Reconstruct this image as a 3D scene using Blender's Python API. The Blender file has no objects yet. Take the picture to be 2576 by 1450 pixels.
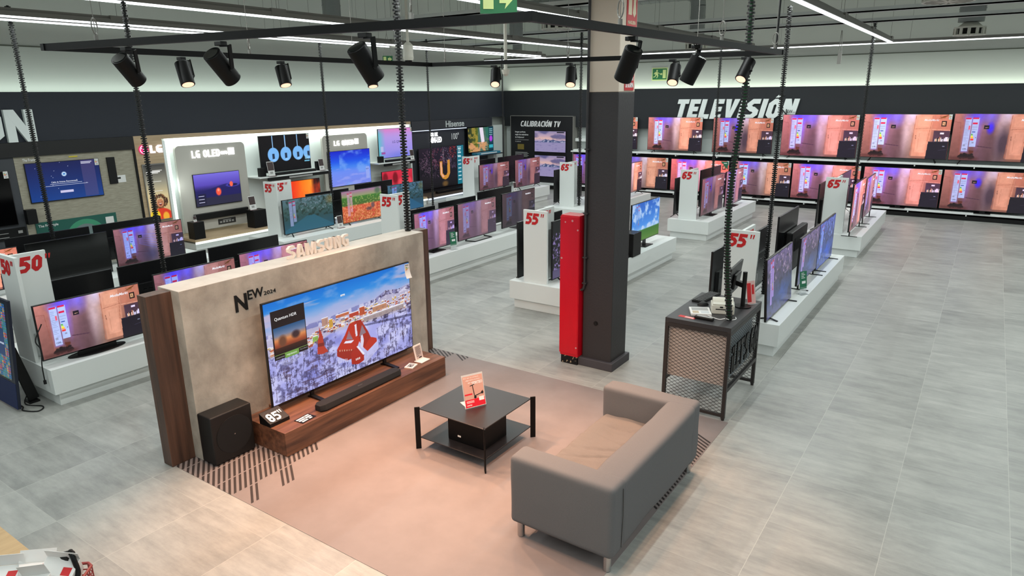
import bpy, bmesh, math, random
import numpy as np
from mathutils import Vector, Matrix
random.seed(4)
SC = bpy.context.scene
COL = SC.collection
# ------------------------------------------------------------------ camera
CAMH = 3.08
F_PX = 1717.69
YAW, PIT, ROL = 2.17334, 0.275493, -0.010507
def cam_axes():
    d = np.array([math.cos(YAW)*math.cos(PIT), math.sin(YAW)*math.cos(PIT), -math.sin(PIT)])
    r = np.array([math.sin(YAW), -math.cos(YAW), 0.0]); u = np.cross(r, d)
    r2 = math.cos(ROL)*r+math.sin(ROL)*u; u2 = -math.sin(ROL)*r+math.cos(ROL)*u
    return r2, u2, d
_r, _u, _d = cam_axes()
cam = bpy.data.cameras.new('camera'); camo = bpy.data.objects.new('camera', cam); COL.objects.link(camo)
cam.sensor_fit = 'HORIZONTAL'; cam.sensor_width = 36; cam.lens = 36*F_PX/2576; cam.clip_start = .05; cam.clip_end = 200
M = Matrix.Identity(4)
for i in range(3):
    M[i][0] = _r[i]; M[i][1] = _u[i]; M[i][2] = -_d[i]
M[0][3] = 0; M[1][3] = 0; M[2][3] = CAMH
camo.matrix_world = M
SC.camera = camo
SC.view_settings.view_transform = 'Standard'; SC.view_settings.look = 'None'
SC.view_settings.gamma = 1; SC.view_settings.exposure = 0.0; SC.view_settings.use_curve_mapping = False
# ------------------------------------------------------------------ world and lamps
W = bpy.data.worlds.new('world'); SC.world = W; W.use_nodes = True
W.node_tree.nodes['Background'].inputs[0].default_value = (.80, .93, .90, 1)
W.node_tree.nodes['Background'].inputs[1].default_value = .30
def area(name, loc, sx, sy, power, col, rot=(0, 0, 0), spread=180):
    l = bpy.data.lights.new(name, 'AREA'); l.shape = 'RECTANGLE'; l.size = sx; l.size_y = sy
    l.energy = power; l.color = col; l.spread = math.radians(spread)
    o = bpy.data.objects.new(name, l); o.location = loc; o.rotation_euler = rot; COL.objects.link(o)
    return o
COOL = (.93, 1.0, .98)
ZL = 4.15
STRIPS = [(-11.3, -1.0, 18.3), (-10.85, -1.0, 17.3), (-8.35, -3.0, 18.35), (-5.2, -3.0, 18.35), (-2.15, -3.0, 18.35), (0.9, -3.0, 18.35), (4.0, -3.0, 18.35)]
P_M = 10.9            # watts per metre of LED line
for i, (x, y0, y1) in enumerate(STRIPS):
    k = .55 if i < 2 else 1
    area('led_line_light', (x, (y0+y1)/2, ZL-.035), .05, y1-y0, P_M*k*(y1-y0), COOL)
area('led_line_light', (-4.5, 18.5, ZL-.035), 18.5, .05, P_M*.8*18.5, COOL)
# cove light on top of the dark wall bands
area('cove_light', (-14.2, 8.0, 3.17), .08, 24, 2.2*24, (.86, 1, .93), (math.pi, 0, 0))
area('cove_light', (-4.5, 20.22, 3.17), 19, .08, 2.7*19, (.90, 1, .84), (math.pi, 0, 0))
# lights in the lit display bay on the left wall
area('bay_light', (-14.12, 11.5, 2.27), .06, 7.2, 3.4*7.2, (.9, 1, .96))
area('bay_light', (-14.12, 7.85, 1.3), 1.8, .06, 7, (.9, 1, .96), (math.pi/2, 0, 0))

# ------------------------------------------------------------------ helpers
def s2l(c): return tuple((v/12.92 if v <= .04045 else ((v+.055)/1.055)**2.4) for v in c)
def hexc(h): h = h.lstrip('#'); return s2l(tuple(int(h[i:i+2], 16)/255 for i in (0, 2, 4)))
MATS = {}
def mat(name, col='#808080', rough=.5, metal=0, noise=None, emit=None, es=1, spec=.5, bump=None, coat=0, alpha=1):
    if name in MATS: return MATS[name]
    m = bpy.data.materials.new(name); m.use_nodes = True; nt = m.node_tree; b = nt.nodes['Principled BSDF']
    c = hexc(col) if isinstance(col, str) else col
    b.inputs['Base Color'].default_value = (*c, 1); b.inputs['Roughness'].default_value = rough; b.inputs['Metallic'].default_value = metal
    b.inputs['Specular IOR Level'].default_value = spec; b.inputs['Coat Weight'].default_value = coat
    if alpha < 1: b.inputs['Alpha'].default_value = alpha
    if emit:
        b.inputs['Emission Color'].default_value = (*(hexc(emit) if isinstance(emit, str) else emit), 1); b.inputs['Emission Strength'].default_value = es
        try: m.cycles.emission_sampling = 'NONE'
        except Exception: pass
    if noise or bump:
        tc = nt.nodes.new('ShaderNodeTexCoord')
        def nz(scale, detail, rgh, sc3):
            mp = nt.nodes.new('ShaderNodeMapping'); mp.inputs['Scale'].default_value = sc3; nt.links.new(tc.outputs['Object'], mp.inputs[0])
            n = nt.nodes.new('ShaderNodeTexNoise'); n.inputs['Scale'].default_value = scale; n.inputs['Detail'].default_value = detail; n.inputs['Roughness'].default_value = rgh
            nt.links.new(mp.outputs[0], n.inputs['Vector']); return n
        if noise:   # (colour2, scale, detail, (sx,sy,sz), lo, hi)
            n = nz(noise[1], noise[2], .6, noise[3]); r = nt.nodes.new('ShaderNodeValToRGB')
            r.color_ramp.elements[0].position = noise[4]; r.color_ramp.elements[1].position = noise[5]
            r.color_ramp.elements[0].color = (*c, 1); r.color_ramp.elements[1].color = (*hexc(noise[0]), 1)
            nt.links.new(n.outputs[0], r.inputs[0]); nt.links.new(r.outputs[0], b.inputs['Base Color'])
        if bump:    # (scale, strength, (sx,sy,sz), distance)
            n = nz(bump[0], 4, .6, bump[2]); bp = nt.nodes.new('ShaderNodeBump'); bp.inputs['Strength'].default_value = bump[1]; bp.inputs['Distance'].default_value = bump[3]
            nt.links.new(n.outputs[0], bp.inputs['Height']); nt.links.new(bp.outputs[0], b.inputs['Normal'])
    MATS[name] = m; return m

BOXF = [(0, 3, 2, 1), (4, 5, 6, 7), (0, 1, 5, 4), (1, 2, 6, 5), (2, 3, 7, 6), (3, 0, 4, 7)]
def face_mat(org, facing):
    R = {'x+': ((0, 1, 0), (0, 0, 1), (1, 0, 0)), 'y-': ((1, 0, 0), (0, 0, 1), (0, -1, 0)), 'z+y': ((1, 0, 0), (0, 1, 0), (0, 0, 1)),
         'z+x': ((0, 1, 0), (-1, 0, 0), (0, 0, 1)), 'x-': ((0, -1, 0), (0, 0, 1), (-1, 0, 0)), 'y+': ((-1, 0, 0), (0, 0, 1), (0, 1, 0))}[facing]
    m = Matrix.Identity(4)
    for i in range(3):
        for j in range(3): m[i][j] = R[j][i]
        m[i][3] = org[i]
    return m
TXT = {}
def text_geo(body, shear, bold, depth, spacing=1.0):
    k = (body, shear, bold, depth, spacing)
    if k in TXT: return TXT[k]
    cu = bpy.data.curves.new('t', 'FONT'); cu.body = body; cu.size = 1; cu.shear = shear; cu.offset = bold; cu.extrude = depth; cu.space_character = spacing
    cu.resolution_u = 3
    o = bpy.data.objects.new('t', cu); COL.objects.link(o)
    me = bpy.data.meshes.new_from_object(o.evaluated_get(bpy.context.evaluated_depsgraph_get()))
    v = np.array([p.co[:] for p in me.vertices]); f = [tuple(p.vertices) for p in me.polygons]
    bpy.data.objects.remove(o); bpy.data.curves.remove(cu); bpy.data.meshes.remove(me)
    TXT[k] = (v, f); return TXT[k]
def glyphs(t):
    a = t/2; b = 1-a; W = .60; ch = .15; G = {}
    def O(W, x=0): return [(a+ch+x, a), (W-a-ch+x, a), (W-a+x, a+ch), (W-a+x, b-ch), (W-a-ch+x, b), (a+ch+x, b), (a+x, b-ch), (a+x, a+ch)]
    G['O'] = (W, [(O(W), 1)], []); G['0'] = G['O']; G['Ó'] = (W, [(O(W), 1)], [[(W*.35, 1.06), (W*.65, 1.06), (W*.95, 1.2), (W*.55, 1.2)]])
    G['Q'] = (W, [(O(W), 1)], [[(W*.55, .2), (W*.85, .3), (W*1.05, 0), (W*.75, -.06)]])
    G['I'] = (t*1.02, [([(t*.51, 0), (t*.51, 1)], 0)], [])
    G['L'] = (W*.85, [([(a, 1), (a, a), (W*.85, a)], 0)], [])
    G['T'] = (W*.95, [([(0, b), (W*.95, b)], 0), ([(W*.475, b), (W*.475, 0)], 0)], [])
    G['E'] = (W*.85, [([(W*.85, b), (a, b), (a, a), (W*.85, a)], 0), ([(a, .5), (W*.78, .5)], 0)], [])
    G['V'] = (W*1.1, [], [[(0, 1), (t*1.08, 1), (W*.55, .36), (W*.55+t*.5, 0), (W*.55-t*.5, 0)], [(W*1.1, 1), (W*.55+t*.5, 0), (W*.55, .36), (W*1.1-t*1.08, 1)]])
    G['A'] = (W*1.1, [([(W*.22, .24), (W*.88, .24)], 0)], [[(0, 0), (t*1.02, 0), (W*.55, .80), (W*.55, 1), (W*.55-t*.55, 1)], [(W*1.1, 0), (W*.55+t*.55, 1), (W*.55, 1), (W*.55, .80), (W*1.1-t*1.02, 0)]])
    G['N'] = (W*1.05, [([(a, 0), (a, 1)], 0), ([(W*1.05-a, 0), (W*1.05-a, 1)], 0)], [[(0, 1), (t*1.1, 1), (W*1.05, 0), (W*1.05-t*1.1, 0)]])
    M_ = W*1.4; G['M'] = (M_, [([(a, 0), (a, 1)], 0), ([(M_-a, 0), (M_-a, 1)], 0)], [[(0, 1), (t*1.05, 1), (M_/2+a*.8, 0), (M_/2-a*.8, 0)], [(M_, 1), (M_/2+a*.8, 0), (M_/2-a*.8, 0), (M_-t*1.05, 1)]])
    G['S'] = (W, [([(W*.97, b), (a+ch, b), (a, b-ch), (a, .5+ch*.75), (a+ch, .5), (W-a-ch, .5), (W-a, .5-ch*.75), (W-a, a+ch), (W-a-ch, a), (0, a)], 0)], [])
    G['5'] = (W, [([(W*.98, b), (a, b), (a, .57), (W-a-ch, .57), (W-a, .57-ch), (W-a, a+ch), (W-a-ch, a), (0, a)], 0)], [])
    G['6'] = (W, [([(W*.95, b), (a+ch, b), (a, b-ch), (a, a+ch), (a+ch, a), (W-a-ch, a), (W-a, a+ch), (W-a, .56-ch), (W-a-ch, .56), (a, .56)], 0)], [])
    e8 = [(a+ch*.7, a), (W-a-ch*.7, a), (W-a, a+ch*.7), (W-a, .5-ch*.5), (W-a-ch*.6, .5), (a+ch*.6, .5), (a, .5-ch*.5), (a, a+ch*.7)]; G['8'] = (W, [(e8, 1), ([(x, 1-y) for x, y in e8], 1)], [])
    G['C'] = (W*.9, [([(W*.9, b), (a+ch, b), (a, b-ch), (a, a+ch), (a+ch, a), (W*.9, a)], 0)], [])
    G['G'] = (W, [([(W*.97, b), (a+ch, b), (a, b-ch), (a, a+ch), (a+ch, a), (W-a, a), (W-a, .47), (W*.5, .47)], 0)], [])
    G['U'] = (W, [([(a, 1), (a, a+ch), (a+ch, a), (W-a-ch, a), (W-a, a+ch), (W-a, 1)], 0)], [])
    G['D'] = (W, [([(a, a), (W-a-ch, a), (W-a, a+ch), (W-a, b-ch), (W-a-ch, b), (a, b)], 1)], [])
    G['B'] = (W, [([(a, a), (W-a-ch, a), (W-a, a+ch*.7), (W-a, .5-ch*.5), (W-a-ch*.5, .5), (W-a, .5+ch*.5), (W-a, b-ch*.7), (W-a-ch, b), (a, b)], 1), ([(a, .5), (W-a-ch*.5, .5)], 0)], [])
    G['R'] = (W, [([(a, 0), (a, b), (W-a-ch, b), (W-a, b-ch), (W-a, .44+ch*.6), (W-a-ch, .44), (a, .44)], 0)], [[(W*.35, .44), (W*.35+t, .44), (W, 0), (W-t*1.1, 0)]])
    G['"'] = (t*1.9, [], [[(0, 1), (t*.65, 1), (t*.5, .66), (t*.15, .66)], [(t*1.1, 1), (t*1.75, 1), (t*1.6, .66), (t*1.25, .66)]])
    G["'"] = (t*.8, [], [[(0, 1), (t*.7, 1), (t*.5, .68), (t*.15, .68)]])
    G['!'] = (t, [([(a, .34), (a, 1)], 0), ([(a, 0), (a, .22)], 0)], []); G['¡'] = (t, [([(a, 0), (a, .66)], 0), ([(a, .78), (a, 1)], 0)], [])
    G['q'] = (W*1.1, [], [[(0, .04), (W*1.1, .04), (W*1.1, 1), (0, 1)]]); G[' '] = (W*.45, [], [])
    return G
def stroke_geo(body, t=.26, shear=0, gap=.09, depth=.01):
    k = ('S', body, t, shear, gap, depth)
    if k in TXT: return TXT[k]
    G = glyphs(t); x0 = 0; vs = []; fs = []
    cnt = [0]
    def quad(P):
        n = len(vs); m_ = len(P); cnt[0] = (cnt[0]+1) % 5; ar = sum(P[i-1][0]*P[i][1]-P[i][0]*P[i-1][1] for i in range(m_)); P = P if ar > 0 else P[::-1]
        for z in (0, 1+cnt[0]*.0005/depth): vs.extend([(x+x0+shear*y, y, z) for x, y in P])
        fs.append(tuple(range(n+m_-1, n-1, -1))); fs.append(tuple(range(n+m_, n+2*m_))); fs.extend([(n+i, n+(i+1) % m_, n+(i+1) % m_+m_, n+i+m_) for i in range(m_)])
    for c in body:
        w, lines, polys = G[c]
        for pts, closed in lines:
            n = len(pts); P = [Vector(p) for p in pts]; P = [p for i, p in enumerate(P) if (p-P[i-1]).length > 1e-6 or i == 0]; n = len(P); offs = []
            for i in range(n):
                d1 = (P[i]-P[i-1]) if (i or closed) else (P[1]-P[0]); d2 = (P[(i+1) % n]-P[i]) if (i < n-1 or closed) else d1
                d1 = d1.normalized(); d2 = d2.normalized(); n1 = Vector((-d1.y, d1.x)); n2 = Vector((-d2.y, d2.x)); m_ = (n1+n2); m_ = m_/(m_.length_squared)*2*t/2 if m_.length > 1e-3 else n1*t/2
                offs.append(m_)
            for i in range(n if closed else n-1):
                j = (i+1) % n; quad([tuple(P[i]-offs[i]), tuple(P[j]-offs[j]), tuple(P[j]+offs[j]), tuple(P[i]+offs[i])])
        for p in polys: quad(p)
        x0 += w+gap
    TXT[k] = (np.array(vs), fs); return TXT[k]
class MB:
    def __init__(s): s.v = []; s.f = []; s.m = []; s.raw = False
    def add(s, vs, fs, m=0):
        n = len(s.v); s.v.extend([tuple(map(float, p)) for p in vs]); s.f.extend([tuple(n+i for i in f) for f in fs]); s.m.extend([m]*len(fs)); return s
    def box(s, x0, x1, y0, y1, z0, z1, m=0, M=None):
        vs = [Vector(p) for p in ((x0, y0, z0), (x1, y0, z0), (x1, y1, z0), (x0, y1, z0), (x0, y0, z1), (x1, y0, z1), (x1, y1, z1), (x0, y1, z1))]
        if M is not None: vs = [M @ p for p in vs]
        return s.add(vs, BOXF, m)
    def bar(s, p0, p1, w, h, m=0, up=(0, 0, 1)):
        p0 = Vector(p0); p1 = Vector(p1); d = (p1-p0); L = d.length; d.normalize(); u = Vector(up)
        if abs(d.dot(u)) > .98: u = Vector((1, 0, 0))
        r = d.cross(u).normalized(); u = r.cross(d)
        vs = []
        for q in (p0, p1):
            for a, b in ((-1, -1), (1, -1), (1, 1), (-1, 1)): vs.append(q+r*(a*w/2)+u*(b*h/2))
        return s.add(vs, BOXF, m)
    def prism(s, pts, z0, z1, m=0, M=None):
        n = len(pts); vs = [Vector((x, y, z0)) for x, y in pts]+[Vector((x, y, z1)) for x, y in pts]
        if M is not None: vs = [M @ p for p in vs]
        fs = [tuple(range(n-1, -1, -1)), tuple(range(n, 2*n))]+[(i, (i+1) % n, (i+1) % n+n, i+n) for i in range(n)]
        return s.add(vs, fs, m)
    def cyl(s, p0, p1, r0, r1=None, n=16, m=0, cap=True):
        r1 = r0 if r1 is None else r1
        p0 = Vector(p0); p1 = Vector(p1); d = (p1-p0).normalized(); u = Vector((0, 0, 1)) if abs(d.z) < .95 else Vector((1, 0, 0))
        a = d.cross(u).normalized(); b = d.cross(a)
        vs = []
        for q, r in ((p0, r0), (p1, r1)):
            for i in range(n): t = 2*math.pi*i/n; vs.append(q+a*(r*math.cos(t))+b*(r*math.sin(t)))
        fs = [(i, (i+1) % n, (i+1) % n+n, i+n) for i in range(n)]
        if cap: fs += [tuple(range(n-1, -1, -1)), tuple(range(n, 2*n))]
        return s.add(vs, fs, m)
    def tube(s, path, r, n=8, m=0):
        for a, b in zip(path, path[1:]): s.cyl(a, b, r, r, n, m)
        return s
    def cord(s, path, r, n=8, m=0, k=6):
        P = [Vector(p) for p in path]; P = [P[0]*2-P[1]]+P+[P[-1]*2-P[-2]]; Q = []
        for i in range(1, len(P)-2):
            for j in range(k):
                t = j/k; a, b, c, d = P[i-1:i+3]; Q.append(.5*((2*b)+(c-a)*t+(2*a-5*b+4*c-d)*t*t+(3*b-a-3*c+d)*t**3))
        return s.tube(Q+[P[-2]], r, n, m)
    def grid(s, fn, nu, nv, m=0):
        vs = [fn(i/nu, j/nv) for j in range(nv+1) for i in range(nu+1)]
        fs = [(j*(nu+1)+i, j*(nu+1)+i+1, (j+1)*(nu+1)+i+1, (j+1)*(nu+1)+i) for j in range(nv) for i in range(nu)]
        return s.add(vs, fs, m)
    def text(s, body, w, h, M, depth=.002, m=0, shear=0, bold=0.0, spacing=1.0, lift=.0008, mirror=False):
        """lower-left corner of the text's box sits at the origin of M; the box is w by h"""
        v, f = text_geo(body, shear, bold, .05, spacing)
        if not len(v): return s
        lo = v.min(0); hi = v.max(0); sx = w/(hi[0]-lo[0]); sy = h/(hi[1]-lo[1]) if h else sx
        vs = [M @ Vector(((p[0]-lo[0])*sx, (p[1]-lo[1])*sy, lift+(p[2]-lo[2])/(hi[2]-lo[2])*depth)) for p in v]
        return s.add(vs, f, m)
    def stroke(s, body, w, h, M, depth=.002, m=0, t=.26, shear=0, gap=.09, lift=.0008):
        v, f = stroke_geo(body, t, shear, gap, depth); lo = v.min(0); hi = v.max(0); sx = w/(hi[0]-lo[0]); sy = h/(hi[1]-lo[1]) if h else sx
        return s.add([M @ Vector(((p[0]-lo[0])*sx, (p[1]-lo[1])*sy, lift+p[2]*depth)) for p in v], f, m)
    def build(s, name, mats, parent=None, bevel=0, smooth=False, loc=None, seg=2):
        me = bpy.data.meshes.new(name); me.from_pydata(s.v, [], s.f)
        if not isinstance(mats, (list, tuple)): mats = [mats]
        for q in mats: me.materials.append(q)
        me.polygons.foreach_set('material_index', s.m); me.update()
        bm = bmesh.new(); bm.from_mesh(me); bmesh.ops.recalc_face_normals(bm, faces=bm.faces[:]) if not s.raw else None; bm.to_mesh(me); bm.free()
        if smooth:
            me.shade_smooth(); me.set_sharp_from_angle(angle=.7)
        o = bpy.data.objects.new(name, me); COL.objects.link(o)
        if parent: o.parent = parent
        if loc is not None: o.location = loc
        if bevel:
            b = o.modifiers.new('bevel', 'BEVEL'); b.width = bevel; b.segments = seg; b.limit_method = 'ANGLE'; b.angle_limit = .6
            if smooth is not False: b.harden_normals = False
        return o
def tag(o, label, cat=None, group=None, kind=None):
    if label: o['label'] = label
    if cat: o['category'] = cat
    if group: o['group'] = group
    if kind: o['kind'] = kind
    return o
def empty(name, loc, label, cat, group=None, rz=0):
    o = bpy.data.objects.new(name, None); COL.objects.link(o); o.location = loc; o.rotation_euler = (0, 0, rz); o.empty_display_size = .1
    return tag(o, label, cat, group)
def struct(name, mb, mats, **k): return tag(mb.build(name, mats, **k), None, kind='structure')
def copy_tree(o, parent=None):
    c = o.copy(); COL.objects.link(c); c.parent = parent
    for ch in o.children: copy_tree(ch, c)
    return c

# ------------------------------------------------------------------ materials
M_white = mat('white_laminate', '#dfe3e1', .35)
M_panelwhite = mat('white_wall_panel', '#cfd6d3', .5)
M_black = mat('black_plastic', '#080809', .45, spec=.35)
M_blackgloss = mat('black_gloss', '#050507', .18)
M_blackmetal = mat('black_powder_coat', '#070708', .5, spec=.22)
M_bezel = mat('dark_bezel', '#101012', .3)
M_back = mat('television_back', '#0b0b0d', .35, bump=(40, .15, (1, 1, 1), .01))
M_off = mat('switched_off_panel', '#030304', .12)
M_band = mat('dark_wall_paint', '#262a33', .75, bump=(60, .05, (1, 1, 1), .01))
M_bandR = mat('charcoal_wall_paint', '#1e2125', .75)
M_wall = mat('light_grey_wall', '#b4b8b2', .8)
M_upper = mat('grey_upper_wall', '#d2d5cf', .85)
M_red = mat('red_print', '#c3161c', .5)
M_redpaint = mat('red_cabinet_paint', '#c4001c', .35, noise=('#b3001a', 3, 3, (1, 1, .3), .4, .7))
M_conc = mat('concrete_laminate', '#9a9389', .6, noise=('#beb7ab', 3.4, 12, (1, 1, .8), .36, .64), bump=(14, .35, (1, 1, 1), .012))
M_wood = mat('walnut_veneer', '#40291f', .42, noise=('#7a523c', 2.4, 7, (7, .5, 7), .32, .68))
M_woodV = mat('walnut_veneer_upright', '#3a2820', .45, noise=('#684838', 2.0, 7, (8, 8, .4), .32, .68))
M_oak = mat('light_oak', '#b9a283', .5, noise=('#a78f70', 5, 5, (1, .4, 8), .35, .7))
M_fabric = mat('grey_sofa_fabric', '#6d6d6f', .95, noise=('#636466', 420, 2, (1, 1, 1), .35, .65), bump=(500, .25, (1, 1, 1), .002), spec=.15)
M_fabric2 = mat('grey_cushion_fabric', '#756f6b', .95, noise=('#6c6763', 420, 2, (1, 1, 1), .35, .65), bump=(7, .35, (1.0, 2.2, 1), .02), spec=.15)
M_chrome = mat('brushed_chrome', '#b9b9b9', .25, 1)
M_emitw = mat('white_glow', '#ffffff', .5, emit='#ffffff', es=1.5)
M_led = mat('led_diffuser', '#ffffff', .5, emit='#f2fbff', es=3.2)
M_alu = mat('grey_aluminium', '#7f7d78', .55, 0)
M_tray = mat('galvanised_tray', '#c4c8c6', .5, 0)
M_duct = mat('galvanised_duct', '#858988', .42, .25, bump=(30, .5, (1, 1, 1), .02))
M_plast = mat('offwhite_plastic', '#c9c8bd', .5)
M_txtw = mat('white_print', '#e8e8e8', .5)
M_txtk = mat('black_print', '#0c0b0b', .5)
M_green = mat('green_card', '#1f6b4d', .5)
M_warm = mat('warm_lamp_lens', '#ffffff', .4, emit='#ffbd92', es=1.15)
M_grey = mat('grey_display_panel', '#b3b0a8', .5)
M_paper = mat('white_paper', '#dcdcda', .6)
M_paint_beige = mat('pillar_paint_cream', '#c9bdae', .7)
M_pillar = mat('pillar_paint_charcoal', '#2b292b', .55, bump=(40, .2, (1, 1, 1), .01))
M_acryl = mat('clear_acrylic', '#dfe6e6', .1, alpha=.35)

# floor tiles
def floor_mat():
    m = bpy.data.materials.new('porcelain_tile'); m.use_nodes = True; nt = m.node_tree; b = nt.nodes['Principled BSDF']; N = nt.nodes.new; L = nt.links.new
    tc = N('ShaderNodeTexCoord'); sep = N('ShaderNodeSeparateXYZ'); L(tc.outputs['Object'], sep.inputs[0])
    def mth(op, a, bb=None, c=None):
        n = N('ShaderNodeMath'); n.operation = op
        for i, q in enumerate((a, bb, c)):
            if q is None: continue
            if isinstance(q, (int, float)): n.inputs[i].default_value = q
            else: L(q, n.inputs[i])
        return n.outputs[0]
    tx = mth('DIVIDE', mth('ADD', sep.outputs[0], .207), .745); ty = mth('DIVIDE', mth('ADD', sep.outputs[1], -4.72), .742)
    fx = mth('FRACT', tx); fy = mth('FRACT', ty)
    ex = mth('MINIMUM', fx, mth('SUBTRACT', 1, fx)); ey = mth('MINIMUM', fy, mth('SUBTRACT', 1, fy))
    gx = mth('LESS_THAN', ex, .0032); gy = mth('LESS_THAN', ey, .0026)
    comb = N('ShaderNodeCombineXYZ'); L(mth('FLOOR', tx), comb.inputs[0]); L(mth('FLOOR', ty), comb.inputs[1])
    wn = N('ShaderNodeTexWhiteNoise'); wn.noise_dimensions = '3D'; L(comb.outputs[0], wn.inputs[0])
    # per-tile offset so the streaks differ from tile to tile
    vm = N('ShaderNodeVectorMath'); vm.operation = 'SCALE'; L(wn.outputs['Color'], vm.inputs[0]); vm.inputs['Scale'].default_value = 9
    va = N('ShaderNodeVectorMath'); L(tc.outputs['Object'], va.inputs[0]); L(vm.outputs[0], va.inputs[1])
    def nz(sc3, scale, det):
        mp = N('ShaderNodeMapping'); mp.inputs['Scale'].default_value = sc3; L(va.outputs[0], mp.inputs[0])
        n = N('ShaderNodeTexNoise'); n.inputs['Scale'].default_value = scale; n.inputs['Detail'].default_value = det; n.inputs['Roughness'].default_value = .70; L(mp.outputs[0], n.inputs['Vector']); return n.outputs[0]
    a = nz((.9, 4.4, 1), 2.2, 11); c2 = nz((1, 1.3, 1), 1.6, 7)
    v = mth('ADD', mth('MULTIPLY', a, .55), mth('MULTIPLY', c2, .45)); v = mth('ADD', v, mth('MULTIPLY', mth('SUBTRACT', wn.outputs['Value'], .5), .10))
    r = N('ShaderNodeValToRGB'); r.color_ramp.elements[0].position = .34; r.color_ramp.elements[1].position = .66
    r.color_ramp.elements[0].color = (*hexc('#80817e'), 1); r.color_ramp.elements[1].color = (*hexc('#adada8'), 1); L(v, r.inputs[0])
    mx = N('ShaderNodeMix'); mx.data_type = 'RGBA'; L(r.outputs[0], mx.inputs['A']); mx.inputs['B'].default_value = (*hexc('#bab9b2'), 1)
    L(mth('MULTIPLY', mth('MAXIMUM', gx, mth('MULTIPLY', gy, .6)), .6), mx.inputs['Factor']); L(mx.outputs['Result'], b.inputs['Base Color'])
    rr = N('ShaderNodeMapRange'); L(a, rr.inputs[0]); rr.inputs['To Min'].default_value = .30; rr.inputs['To Max'].default_value = .5; L(rr.outputs[0], b.inputs['Roughness'])
    b.inputs['Specular IOR Level'].default_value = .4
    return m
# ------------------------------------------------------------------ screens: pictures drawn into a fine grid of coloured points
rng = np.random.default_rng(7)
def vnoise(h, w, sy, sx, seed=0):
    g = np.random.default_rng(seed).random((int(sy)+3, int(sx)+3))
    ys = np.linspace(0, sy, h); xs = np.linspace(0, sx, w); yi = ys.astype(int); xi = xs.astype(int)
    fy = (ys-yi)[:, None]; fx = (xs-xi)[None, :]; fy = fy*fy*(3-2*fy); fx = fx*fx*(3-2*fx)
    return (g[yi][:, xi]*(1-fy)*(1-fx)+g[yi+1][:, xi]*fy*(1-fx)+g[yi][:, xi+1]*(1-fy)*fx+g[yi+1][:, xi+1]*fy*fx)
def fbm(h, w, sy, sx, seed=0, o=4):
    a = 0; t = 0
    for i in range(o): a = a+vnoise(h, w, sy*2**i, sx*2**i, seed+i)/2**i; t += 1/2**i
    return a/t
class CV:
    def __init__(s, w=256, h=144, col='#000000'):
        s.w, s.h = w, h; s.a = np.ones((h, w, 3))*np.array(s.c(col))
        s.y, s.x = np.mgrid[0:h, 0:w]; s.x = s.x/(w-1); s.y = s.y/(h-1)
    def c(s, col): return tuple(int(col[i:i+2], 16)/255 for i in (1, 3, 5)) if isinstance(col, str) else col
    def put(s, mask, col, a=1.0):
        k = np.clip(mask*a, 0, 1)[..., None]; c = np.array(s.c(col)) if not isinstance(col, np.ndarray) else col
        s.a = s.a*(1-k)+c*k
    def rect(s, x0, y0, x1, y1, col, a=1.0, soft=0):
        if soft: k = np.clip((s.x-x0)/soft+.5, 0, 1)*np.clip((x1-s.x)/soft+.5, 0, 1)*np.clip((s.y-y0)/soft+.5, 0, 1)*np.clip((y1-s.y)/soft+.5, 0, 1)
        else: k = ((s.x >= x0) & (s.x <= x1) & (s.y >= y0) & (s.y <= y1)).astype(float)
        s.put(k, col, a)
    def ell(s, cx, cy, rx, ry, col, a=1.0, soft=.15):
        d = np.sqrt(((s.x-cx)/rx)**2+((s.y-cy)/ry)**2); s.put(np.clip((1-d)/soft+.0, 0, 1), col, a)
    def poly(s, pts, col, a=1.0):
        k = np.zeros((s.h, s.w), bool); n = len(pts)
        for i in range(n):
            (x0, y0), (x1, y1) = pts[i], pts[(i+1) % n]
            if y0 == y1: continue
            k ^= ((s.y > min(y0, y1)) & (s.y <= max(y0, y1)) & (s.x < (s.y-y0)*(x1-x0)/(y1-y0)+x0))
        s.put(k.astype(float), col, a)
    def line(s, x0, y0, x1, y1, t, col, a=1.0):
        dx, dy = x1-x0, (y1-y0); L = dx*dx+dy*dy+1e-9; u = np.clip(((s.x-x0)*dx+(s.y-y0)*dy)/L, 0, 1)
        d = np.hypot(s.x-x0-u*dx, (s.y-y0-u*dy)*.5625); s.put((d < t).astype(float), col, a)
    def grad(s, stops, axis='y', region=None):
        t = s.y if axis == 'y' else s.x; c = np.stack([np.interp(t, [q[0] for q in stops], [s.c(q[1])[i] for q in stops]) for i in range(3)], -1)
        if region is None: s.a = c
        else: s.put(region.astype(float), c)
SCREEN_MESH = {}
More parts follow.
